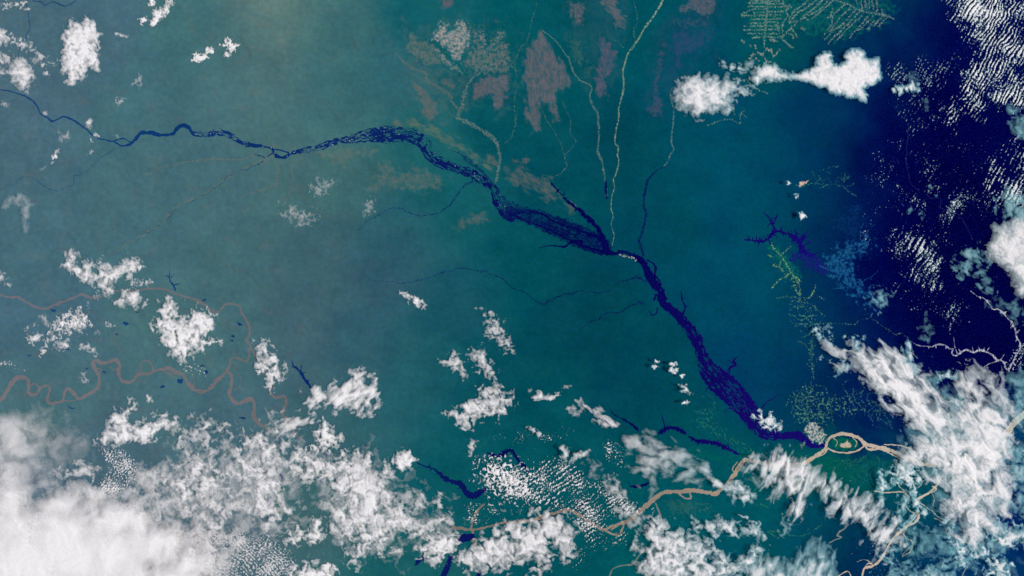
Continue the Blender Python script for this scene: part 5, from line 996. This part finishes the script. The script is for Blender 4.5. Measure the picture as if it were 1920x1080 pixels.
for x, y, rx, ry, an, lb in ((1233,677,4,3,0,'small high white puff with shadow, leftmost upper of the group'),(1229,687,5,3.5,0,'small high white puff with shadow under the leftmost'),(1263,683,6,2.6,0.1,'small flat high puff with shadow near the lower river'),(1263,695,6,5,0.3,'rounder high puff with shadow near the lower river'),(1278,706,5,3.5,-0.5,'small slanted high puff with shadow below the rounder one'),(1285,755,9,2.2,-0.15,'thin high streak with shadow, lowest of the group'),(1478,343,5,2.6,0.4,'small teal-white high puff with shadow left of the peach mine'),(1505,403,4.5,7,-0.5,'small teal-white high puff with shadow above the reservoir'),(1494,368,3,4,-0.6,'tiny teal high streak below the peach mine')):
    puff(lb, x, y, rx, ry, an, group='small high puffs that throw shadows', c=0.7, **HI)
cloud('arched high white cloud with dark shadow left of the lower river', [(1273,722),(1283,717),(1290,727),(1294,734),(1299,741),(1288,736),(1278,734),(1284,728)], alt=14, thick=2, edge=3, amp=0.6, scale=7, soft=0.6, c=0.8)
cloud('small bright white cloud over the lower end of the indigo river', [(1411,778),(1420,782),(1428,773),(1433,788),(1441,779),(1449,774),(1456,790),(1466,800),(1463,810),(1450,801),(1437,803),(1425,796)], alt=5, thick=4, edge=4, amp=0.7, scale=8, soft=0.5, c=1.0)
puff('tiny bright puff left below the small cloud on the indigo river', 1424, 770, 4, 3, opac=0.9)

# --- upper right
cloud('round soft white cloud left of the large anvil in the north', [(1285,152),(1300,147),(1330,146),(1360,150),(1375,156),(1372,170),(1366,190),(1359,207),(1348,204),(1332,206),(1310,216),(1298,210),(1285,200),(1272,195),(1266,180),(1278,165)], alt=6.6, thick=6, edge=10, amp=0.5, scale=14, bump=16, soft=0.9, bumpy=0.2, rough=0.55, bias=0.25, warp=4.0)
cloud('thin grey cloud frill right of the round soft cloud', [(1372,158),(1385,148),(1395,155),(1413,160),(1408,173),(1392,178),(1378,170),(1368,186)], alt=7, thick=2.5, edge=7, amp=0.8, scale=9, opac=0.7, soft=1.0)
cloud('small grey wedge of cloud above the round soft one', [(1349,110),(1365,119),(1380,120),(1400,130),(1390,134),(1375,134),(1360,127)], alt=7, thick=2, edge=5, amp=0.7, scale=8, opac=0.75, soft=0.9)
cloud('faint grey tuft of cloud at the foot of the clearings', [(1398,116),(1410,110),(1420,118),(1426,128),(1412,134),(1400,130)], alt=7, thick=2, edge=7, amp=0.7, scale=9, opac=0.6, soft=1.3)
cloud('low white dome of cloud joined to the large anvil by a thin neck', [(1413,148),(1424,130),(1440,123),(1452,126),(1466,137),(1484,142),(1466,146),(1430,146),(1420,155)], alt=9, thick=4, edge=6, amp=0.35, scale=10, bump=12, soft=0.5, bumpy=0.25, bias=0.4)
cloud('large white anvil cloud with a crisp lower edge in the north-east', [(1480,143),(1495,138),(1515,130),(1530,122),(1531,106),(1545,99),(1558,97),(1557,110),(1563,122),(1572,120),(1583,112),(1587,98),(1600,92),(1618,97),(1622,108),(1635,112),(1648,107),(1650,125),(1652,145),(1645,156),(1630,163),(1619,166),(1626,180),(1622,193),(1600,184),(1580,178),(1555,173),(1550,165),(1525,160),(1510,152),(1495,148)], alt=9, thick=7, edge=4.5, amp=0.28, scale=14, bump=16, soft=0.6, bumpy=0.25, holes=0.1, hscale=5, bias=0.22)
cloud('small white comb-like cloud right of the large anvil', [(1672,168),(1685,161),(1705,158),(1715,154),(1725,160),(1722,169),(1700,173),(1685,175)], alt=7, thick=3, edge=5, amp=0.8, scale=6, soft=0.9, stretch=(1.4, 2))
veil('faint teal wisp above the small comb-like cloud', [(1700,140),(1715,135),(1725,145),(1722,160),(1708,158)], opac=0.35, edge=6, scale=10)
veil('small faint teal puff in the dark below the comb-like cloud', [(1731,185),(1738,190),(1738,206),(1732,208)], opac=0.4, edge=4, scale=8)
# right edge
cloud('large bright cloud cut by the right edge with a crisp dark-rimmed side', [(1920,405),(1905,410),(1888,420),(1868,425),(1860,440),(1857,455),(1852,470),(1855,485),(1870,494),(1885,498),(1895,515),(1903,535),(1907,550),(1920,575)], alt=9, thick=7, edge=7, amp=0.38, scale=16, bump=10, soft=1.1, bias=0.25, teal=0.4)
veil('teal wisps on top of the large right edge cloud', [(1872,365),(1885,350),(1900,365),(1920,380),(1920,410),(1895,412),(1882,415),(1872,400)], opac=0.5, edge=9, scale=13, amp=1.0, soft=1.1)
veil('teal thin cloud left of the large right edge cloud', [(1795,490),(1815,470),(1830,462),(1848,470),(1850,500),(1858,520),(1852,545),(1838,520),(1825,505),(1808,515)], opac=0.5, edge=9, scale=13, amp=1.0, soft=1.1)
veil('pale teal cloud at the right edge above the cloud rows', [(1920,205),(1905,212),(1892,200),(1895,230),(1905,255),(1920,265)], opac=0.65, edge=9, scale=14, amp=0.8)
veil('faint teal oval puff in the dark east', [(1728,598),(1738,590),(1745,610),(1746,640),(1738,645),(1730,622)], opac=0.45, edge=7, scale=10, soft=1.0)
veil('faint teal bar of cloud near the pale crooked river', [(1860,572),(1890,562),(1915,555),(1918,585),(1905,605),(1890,580)], opac=0.35, edge=9, scale=12, amp=1.0)
veil('pale teal mottled cloud at the end of the wetland web', [(1625,560),(1640,548),(1655,543),(1670,552),(1662,565),(1645,572),(1630,575)], opac=0.5, edge=7, scale=8, amp=0.9, soft=1.1)
EAST = [((1706,395,4,6), 'tiny teal puff in the dark east left of the cloud rows'), ((1745,351,4,3), 'tiny teal puff near the thin pale stream'), ((1754,367,3,3), 'tiny teal puff on the thin pale stream'), ((1727,404,7,6), 'faint teal puff above the eastern cloud rows')]
for (x, y, rx, ry), lb in EAST:
    puff(lb, x, y, rx, ry, 0.3, opac=0.45, alt=7)

# --- lower right
cloud('wide white cloud band slanting down to the lower right', [(1556,646),(1575,656),(1600,654),(1625,660),(1650,655),(1680,667),(1705,680),(1716,693),(1735,712),(1750,735),(1768,752),(1792,770),(1800,812),(1735,814),(1715,800),(1690,780),(1670,756),(1655,736),(1640,720),(1620,706),(1605,692),(1590,678)], alt=10, thick=7, edge=14, amp=0.75, scale=18, bump=12, soft=0.9, stretch=(0.75, 1.8), bumpy=0.3, bias=0.2, warp=9.0, teal=0.3)
cloud('bright upright tuft on the slanting cloud band', [(1695,650),(1702,643),(1710,660),(1715,680),(1722,700),(1712,705),(1702,685)], alt=11, thick=4, edge=6, amp=0.7, scale=10, soft=0.9, stretch=(1.2, 1.8))
cloud('small white tuft rising at the upper end of the slanting band', [(1600,632),(1606,628),(1608,645),(1616,660),(1608,664),(1600,650)], alt=10, thick=3, edge=4, amp=0.7, scale=8, soft=0.9)
cloud('pair of small white tufts left above the slanting band', [(1525,615),(1535,612),(1545,625),(1552,640),(1558,635),(1548,612),(1552,610),(1558,630),(1556,645),(1545,640),(1533,632)], alt=9, thick=3, edge=5, amp=0.9, scale=7, soft=1.0, opac=0.85)
cloud('white wisp under the upper end of the slanting band', [(1562,698),(1572,685),(1585,678),(1588,690),(1575,698),(1568,702)], alt=9, thick=3, edge=6, amp=0.8, scale=9, soft=1.1, opac=0.85)
for x, y, rx, ry, an, lb in ((1620,632,3,5,0.4,'tiny white puff above the slanting band'),(1584,630,4,3,-0.4,'tiny white puff beside the white tufts'),(1540,672,3,5,0.4,'tiny white puff on the blue forest under the tufts'),(1556,676,3,2,0,'tiny white puff under the tufts, right one'),(1648,572+16,2,5,0.5,'tiny white fleck below the wetland web')):
    puff(lb, x, y, rx, ry, an, opac=0.75)
cloud('white feathery cloud mass leaning against the right edge', [(1798,700),(1812,688),(1822,698),(1838,712),(1852,724),(1858,705),(1866,718),(1880,735),(1896,750),(1908,770),(1900,800),(1905,830),(1870,850),(1830,850),(1795,840),(1790,800),(1785,770),(1780,745),(1795,735)], alt=10, thick=6, edge=16, amp=0.7, scale=20, bump=10, soft=0.9, stretch=(0.9, 1.6), bumpy=0.3, bias=0.05, warp=9.0, teal=0.3)
cloud('grey-white wisps between the band and the feathery mass', [(1755,700),(1775,696),(1795,698),(1790,708),(1770,708),(1758,712)], alt=8, thick=3, edge=5, amp=0.9, scale=9, soft=0.9, opac=0.85)
veil('teal thin cloud sheet between the band and the feathery mass', [(1725,690),(1760,715),(1785,730),(1790,770),(1770,760),(1748,735),(1730,710)], opac=0.5, edge=14, scale=16, amp=0.8)
veil('thin pale veil along the right edge above the sandy river', [(1885,700),(1920,690),(1920,790),(1905,775),(1892,750),(1885,725)], opac=0.5, edge=12, scale=16, amp=0.8)
cloud('huge white cloud mass over the sandy river in the lower right', [(1718,818),(1740,808),(1800,800),(1850,800),(1888,818),(1896,850),(1885,880),(1892,905),(1905,930),(1895,955),(1872,968),(1880,995),(1865,1010),(1845,1000),(1825,1020),(1800,1010),(1790,985),(1784,960),(1778,930),(1765,895),(1745,884),(1712,876),(1700,862),(1714,842)], alt=10, thick=8, edge=16, amp=0.7, scale=24, bump=14, soft=0.9, bumpy=0.3, holes=0.12, bias=0.22, teal=0.3, stretch=(0.9, 1.3), warp=11.0)
cloud('broken white cloud patch left of the huge lower right mass', [(1665,885),(1680,878),(1695,868),(1715,875),(1730,890),(1720,905),(1705,915),(1690,910),(1675,900)], alt=7, thick=4, edge=8, amp=1.0, scale=10, soft=0.8, opac=0.95)
cloud('upright white cloud with a dark shadow right of the dark farmland', [(1648,880),(1656,884),(1662,900),(1664,915),(1655,930),(1646,920),(1648,900)], alt=13, thick=4, edge=4, amp=0.6, scale=9, soft=0.7)
cloud('small white cloud below the upright one', [(1650,930),(1660,930),(1658,945),(1652,950)], alt=9, thick=3, edge=4, amp=0.7, scale=8, soft=0.8, opac=0.8)
cloud('slanting white cloud bar over the sandy snaking river', [(1708,920),(1715,915),(1722,935),(1732,950),(1740,965),(1732,968),(1718,955),(1710,940)], alt=8, thick=4, edge=5, amp=0.7, scale=9, soft=0.8)
cloud('pale beige-white cloud flat on the bends of the snaking river', [(1685,930),(1700,925),(1708,935),(1700,950),(1690,965),(1695,980),(1710,970),(1715,985),(1695,998),(1680,985),(1685,960)], alt=6, thick=2, edge=6, amp=0.9, scale=9, opac=0.7, soft=1.0)
cloud('white cloud patches at the right edge near the bottom', [(1845,1000),(1870,990),(1895,985),(1920,1000),(1920,1030),(1900,1025),(1880,1035),(1858,1020)], alt=9, thick=5, edge=10, amp=0.9, scale=14, soft=1.0)
cloud('mottled white cloud above the bottom edge at the right', [(1778,990),(1800,1010),(1825,1020),(1850,1030),(1870,1030),(1890,1050),(1885,1080),(1850,1080),(1845,1055),(1815,1050),(1800,1040),(1785,1020)], alt=8, thick=4, edge=12, amp=1.1, scale=13, soft=1.0, holes=0.1)
cloud('thin grey cloud over the lower right flats', [(1655,1030),(1675,1040),(1690,1060),(1720,1065),(1760,1050),(1790,1045),(1810,1060),(1800,1080),(1655,1080),(1660,1050)], alt=7, thick=2.5, edge=12, amp=1.0, scale=14, soft=1.6, opac=0.75, holes=0.12)
veil('thin teal veil over the flats right of the snaking river', [(1705,1000),(1740,985),(1770,990),(1790,1030),(1770,1045),(1740,1035),(1715,1050),(1700,1030)], opac=0.5, edge=16, scale=16, amp=0.9)
veil('thin ragged veil at the right edge beside the huge mass', [(1890,830),(1920,820),(1920,990),(1900,960),(1895,940),(1905,925),(1890,880)], opac=0.6, edge=12, scale=12, amp=1.0, alt=8)
FE = dict(edge=12, amp=0.9, scale=14, opac=0.95, bump=12, soft=1.1, bumpy=0.3, alt=13, thick=5, bias=0.12, teal=0.3)
cloud('feathered white cloud arc over the sandy river in the lower right', [(1398,868),(1415,860),(1440,858),(1470,850),(1485,853),(1500,864),(1528,876),(1550,892),(1575,908),(1584,922),(1575,938),(1560,925),(1545,935),(1530,925),(1510,945),(1490,970),(1475,980),(1478,955),(1490,930),(1475,915),(1462,930),(1452,905),(1430,895),(1410,885)], stretch=(2.0, 2.3), warp=7.0, **FE)
cloud('feathered white cloud ridge curving down from the arc', [(1575,938),(1590,930),(1602,935),(1606,945),(1635,940),(1648,950),(1655,970),(1668,985),(1700,985),(1690,1002),(1670,1018),(1655,1040),(1648,1015),(1625,1000),(1605,975),(1588,975),(1570,962),(1565,950)], stretch=(2.15, 2.1), warp=7.0, **FE)
cloud('white wisp hanging from the left end of the feathered arc', [(1470,980),(1480,985),(1475,1000),(1464,1008),(1466,992)], alt=9, thick=2, edge=5, amp=0.8, scale=8, soft=1.2, opac=0.8)
cloud('grey swirled cloud at the bottom below the dark oval gap', [(1395,1080),(1405,1060),(1425,1045),(1445,1040),(1462,1050),(1480,1068),(1492,1060),(1500,1040),(1520,1024),(1540,1020),(1556,1030),(1566,1055),(1572,1080)], alt=9, thick=5, edge=10, amp=0.7, scale=16, bump=9, soft=1.4, stretch=(1.9, 2.0), bumpy=0.3)
cloud('white cottony cloud mass at the bottom right of centre', [(1203,1002),(1214,985),(1230,980),(1246,984),(1252,998),(1268,1000),(1282,994),(1300,1004),(1322,1012),(1340,1030),(1365,1045),(1385,1060),(1390,1080),(1200,1080),(1206,1050),(1198,1022)], alt=7, thick=6, edge=13, amp=0.8, scale=16, bump=10, soft=1.1)
cloud('white curled cloud right above the cottony bottom mass', [(1296,970),(1315,985),(1335,975),(1350,968),(1365,975),(1380,988),(1400,990),(1412,978),(1424,990),(1432,1006),(1415,1010),(1400,1002),(1380,1003),(1355,1002),(1325,995)], alt=9, thick=4, edge=7, amp=0.7, scale=12, soft=1.0)
cloud('white cloud tongue rising at the bottom with dark shadow', [(1385,1055),(1400,1040),(1410,1025),(1424,1022),(1438,1030),(1425,1045),(1410,1060),(1398,1075)], alt=12, thick=4, edge=7, amp=0.7, scale=12, soft=1.0)
cloud('small bright high sliver with dark shadow right of the curled cloud', [(1384,965),(1392,967),(1404,970),(1402,973),(1390,971)], alt=13, thick=1.5, edge=2, amp=0.5, scale=6, soft=0.6, c=0.7)
veil('broad thin grey veil above the sandy river in the lower middle', [(1176,828),(1192,814),(1225,812),(1245,830),(1275,845),(1300,852),(1322,872),(1335,892),(1312,886),(1280,876),(1250,884),(1232,892),(1222,915),(1200,905),(1190,880),(1184,850)], opac=0.72, edge=13, scale=16, amp=0.7, soft=1.3, stretch=(0.3, 1.6), alt=10)
cloud('slanting white streak of cloud crossing the sandy river', [(1312,876),(1326,878),(1334,896),(1352,906),(1366,918),(1360,922),(1345,912),(1328,898)], alt=10, thick=3, edge=4, amp=0.6, scale=9, soft=0.9, stretch=(0.7, 1.8))
cloud('grey-white tuft right of the slanting streak over the river', [(1362,912),(1378,902),(1392,904),(1405,918),(1414,930),(1408,940),(1392,943),(1378,938),(1368,926)], alt=9, thick=4, edge=7, amp=0.7, scale=10, soft=1.0, opac=0.9)
veil('grey feathered veil left of the slanting streak', [(1245,890),(1275,882),(1310,888),(1325,895),(1305,910),(1285,905),(1262,898)], opac=0.5, edge=7, scale=12, amp=0.9, stretch=(-0.5, 2.0))
veil('streaky grey veil over the sandy river right of the notched lake', [(1395,866),(1420,858),(1440,870),(1440,900),(1425,905),(1405,890),(1385,880)], opac=0.55, edge=8, scale=12, amp=0.8, stretch=(0.6, 2.0))
veil('thin grey veil patch between the hooked clouds and the broad veil', [(1130,905),(1142,890),(1158,900),(1174,918),(1172,936),(1155,938),(1140,925)], opac=0.6, edge=7, scale=9, amp=0.8, soft=1.1, alt=7)
veil('thin grey veil patch across the cloud streets by the sandy river', [(1155,955),(1175,945),(1195,955),(1215,968),(1208,985),(1185,985),(1165,970)], opac=0.5, edge=8, scale=10, amp=0.8, soft=1.1, alt=7)
veil('thin grey veil patch below the hooked clouds', [(1098,870),(1115,862),(1128,870),(1120,890),(1105,900)], opac=0.4, edge=7, scale=9, amp=0.8, alt=7)
cloud('hooked white cloud with dark shadow above the cloud streets', [(1049,838),(1058,832),(1064,840),(1066,855),(1060,868),(1053,858),(1055,848)], alt=13, thick=2.5, edge=4, amp=0.5, scale=8, soft=0.9, c=0.9)
cloud('slanting white wisp with dark shadow right of the hooked cloud', [(1068,866),(1078,852),(1092,846),(1104,845),(1102,851),(1090,858),(1080,864)], alt=13, thick=2.5, edge=4, amp=0.5, scale=8, soft=0.9, c=0.9)
cloud('small white wisp above left of the hooked cloud', [(990,801),(998,800),(1010,808),(1018,816),(1010,820),(1004,812)], alt=10, thick=2, edge=3, amp=0.7, scale=7, soft=0.8, opac=0.8, c=0.9)
cloud('small pale upright tuft right of the long navy lake', [(876,842),(884,826),(892,828),(890,842),(880,852)], alt=5, thick=2, edge=4, amp=0.7, scale=8, opac=0.75)
cloud('bright dense heart of the speckled clouds beside the curved navy lake', [(898,880),(920,868),(945,872),(965,880),(985,898),(992,915),(985,928),(960,930),(935,922),(915,905)], alt=3, thick=3, edge=12, amp=1.5, scale=6, bump=11, soft=0.4, c=0.9, bias=-0.35)
cloud('soft white cloud over the muddy river at the bottom middle', [(940,985),(965,974),(985,964),(1010,970),(1030,960),(1055,966),(1075,985),(1081,1020),(1072,1046),(1052,1050),(1042,1030),(1032,1055),(1016,1076),(996,1078),(985,1060),(965,1055),(950,1030)], alt=6, thick=5, edge=11, amp=0.85, scale=15, soft=1.2, holes=0.06)
cloud('white cloud left of the soft one at the bottom middle', [(858,1052),(878,1032),(900,1012),(928,992),(948,988),(960,1010),(962,1050),(945,1076),(910,1072),(880,1072)], alt=6, thick=5, edge=9, amp=0.8, scale=13, soft=1.0)
cloud('white ragged cloud left of the navy lake at the bottom middle', [(784,1032),(800,1010),(825,1000),(850,995),(860,1018),(852,1044),(832,1046),(815,1056),(800,1046)], alt=5, thick=4, edge=7, amp=0.8, scale=11, soft=0.8)
# --- fields of small puffs
cloud_streets('cloud row in the packed rows of the north-east corner', 'fine cloud specks in the packed rows of the north-east corner',
  [(1750,0),(1920,0),(1920,235),(1900,225),(1860,215),(1835,240),(1780,255),(1755,235),(1790,160),(1810,100),(1800,55),(1765,25)],
  -math.radians(60), spacing=6.8, length=9, cross=3.0, density=0.36, seed=401, maxn=110, edge=40, street=1.5, group='cloud rows of the north-east corner', dens_pts=((1825,35,35,0.35),(1890,120,60,0.12),(1780,215,40,-0.1)), minarea=20, jitter=1.1)
cloud_streets('small faint cloud puff left of the packed north-east rows', 'sparse faint specks left of the packed north-east rows',
  [(1650,110),(1690,85),(1740,90),(1800,70),(1815,110),(1800,170),(1770,240),(1730,275),(1690,260),(1655,200)],
  -math.radians(55), spacing=7.5, length=6, cross=2.6, density=0.02, seed=402, maxn=20, edge=30, street=0.95, group='faint puffs left of the rows', minarea=14, opac=0.65, thick=1.2, jitter=1.1)
cloud_streets('small cloud row hugging the right edge', 'fine specks in the rows along the right edge',
  [(1920,230),(1880,250),(1845,300),(1830,360),(1860,400),(1885,395),(1920,410)], -math.radians(60), spacing=8.0, length=8, cross=2.8, density=0.0, seed=403, maxn=26, edge=25, street=1.2, group='cloud rows along the right edge', dens_pts=((1912,350,26,0.5),), minarea=16, jitter=1.1)
cloud_streets('small white puff in the slanting rows of the dark east', 'fine white specks in the slanting rows of the dark east',
  [(1640,440),(1690,415),(1760,425),(1785,470),(1775,550),(1725,565),(1690,520),(1650,475)], -math.radians(60), spacing=9.5, length=5.5, cross=2.8, density=0.08, seed=404, maxn=30, edge=26, street=1.1, group='slanting rows of the dark east', dens_pts=((1735,500,26,0.35),), minarea=12, thick=1.4, opac=0.9, jitter=1.1)
cloud_streets('lone white puff over the empty dark east', 'white specks strewn thinly over the dark east',
  [(1640,240),(1760,250),(1860,250),(1880,380),(1850,440),(1800,420),(1820,520),(1850,640),(1740,640),(1680,580),(1600,440),(1610,330)], -math.radians(60), spacing=12, length=4.5, cross=2.4, density=-0.12, seed=405, maxn=24, edge=25, street=0.5, group='lone puffs of the dark east', dens_pts=((1800,370,22,0.35),(1640,275,22,0.2),(1780,390,14,0.3)), minarea=8, opac=0.85, thick=1.3)
cloud_streets('small white puff in the slanting rows of the lower middle', 'fine white specks in the slanting rows of the lower middle',
  [(880,862),(930,842),(985,872),(1000,835),(1060,850),(1115,880),(1150,915),(1230,940),(1245,962),(1185,985),(1175,1020),(1120,1045),(1060,1080),(1015,1080),(1090,1010),(1050,975),(1000,955),(960,945),(900,930)], -math.radians(36), spacing=7.5, length=4.6, cross=2.8, density=0.26, seed=406, maxn=70, edge=26, street=0.75, group='slanting rows of the lower middle', dens_pts=((975,920,35,0.35),(1060,950,40,0.15)), minarea=14, thick=1.6)
cloud_streets('tiny white puff in the scatter below the long navy lake', 'scatter of fine white specks below the long navy lake',
  [(835,945),(880,935),(930,935),(940,960),(915,990),(880,985),(845,975)], -0.5, spacing=9, length=3.2, cross=3.0, density=0.22, seed=407, maxn=10, edge=12, street=0.1, group='scatter below the long navy lake', minarea=10)
cloud_streets('tiny puff in the scatter left of the broad grey veil', 'scatter of white specks left of the broad grey veil',
  [(1120,830),(1150,815),(1178,830),(1190,870),(1185,895),(1150,880),(1130,860)], 0.9, spacing=9, length=3.6, cross=3.0, density=0.1, seed=408, maxn=10, edge=14, street=0.2, group='scatter left of the broad veil', minarea=10, opac=0.9)
cloud_streets('tiny white puff in the gap of the lower right clouds', 'white specks in the dark gaps of the lower right clouds',
  [(1580,1005),(1640,1000),(1680,960),(1720,950),(1730,1000),(1760,1040),(1720,1060),(1640,1080),(1570,1080)], -0.7, spacing=9, length=4, cross=2.4, density=-0.12, seed=409, maxn=14, edge=16, street=0.4, group='puffs in the lower right gaps', minarea=10)
cloud_streets('bright short cloud dash in the rows beside the drowned river', 'cloud dashes in the rows beside the drowned river',
  [(1895,645),(1920,630),(1920,690),(1900,700),(1888,698),(1885,675)], -math.radians(55), spacing=6, length=6, cross=2.2, density=0.35, seed=410, maxn=10, edge=8, street=0.8, group='rows beside the drowned river', minarea=10)
cloud_streets('tiny white puff scattered above the bottom clouds of the middle', 'fine scatter of white specks above the lower middle clouds',
  [(870,830),(960,790),(1060,780),(1110,810),(1060,845),(1000,830),(960,860),(920,840),(885,860)], -0.6, spacing=12, length=3, cross=2.6, density=-0.22, seed=411, maxn=8, edge=16, street=0.1, group='scatter above the lower middle clouds', minarea=8)

# ------------------------------------------------------------------ thin blue air
def haze():
    x, z0, z1 = 11800.0, -3.0, ALT + 60
    V = [(-x, -x, z0), (x, -x, z0), (x, x, z0), (-x, x, z0), (-x, -x, z1), (x, -x, z1), (x, x, z1), (-x, x, z1)]
    Q = [(0, 3, 2, 1), (4, 5, 6, 7), (0, 1, 5, 4), (1, 2, 6, 5), (2, 3, 7, 6), (3, 0, 4, 7)]
    me = bpy.data.meshes.new('haze'); me.from_pydata(V, [], Q); me.update()
    m = bpy.data.materials.new('haze'); m.use_nodes = True
    nt = m.node_tree; nt.nodes.clear()
    out = nt.nodes.new('ShaderNodeOutputMaterial'); v = nt.nodes.new('ShaderNodeVolumePrincipled')
    v.inputs['Color'].default_value = (0.04, 0.09, 1.0, 1); v.inputs['Density'].default_value = 8e-6
    v.inputs['Absorption Color'].default_value = (1, 1, 1, 1)
    v.inputs['Anisotropy'].default_value = 0.0
    nt.links.new(v.outputs[0], out.inputs['Volume'])
    link('haze', me, m, label='thin blue haze of the air over the whole basin', cat='haze', kind='stuff')
haze()

print('objects', len(bpy.data.objects), 'tris', sum(len(m.polygons) for m in bpy.data.meshes))
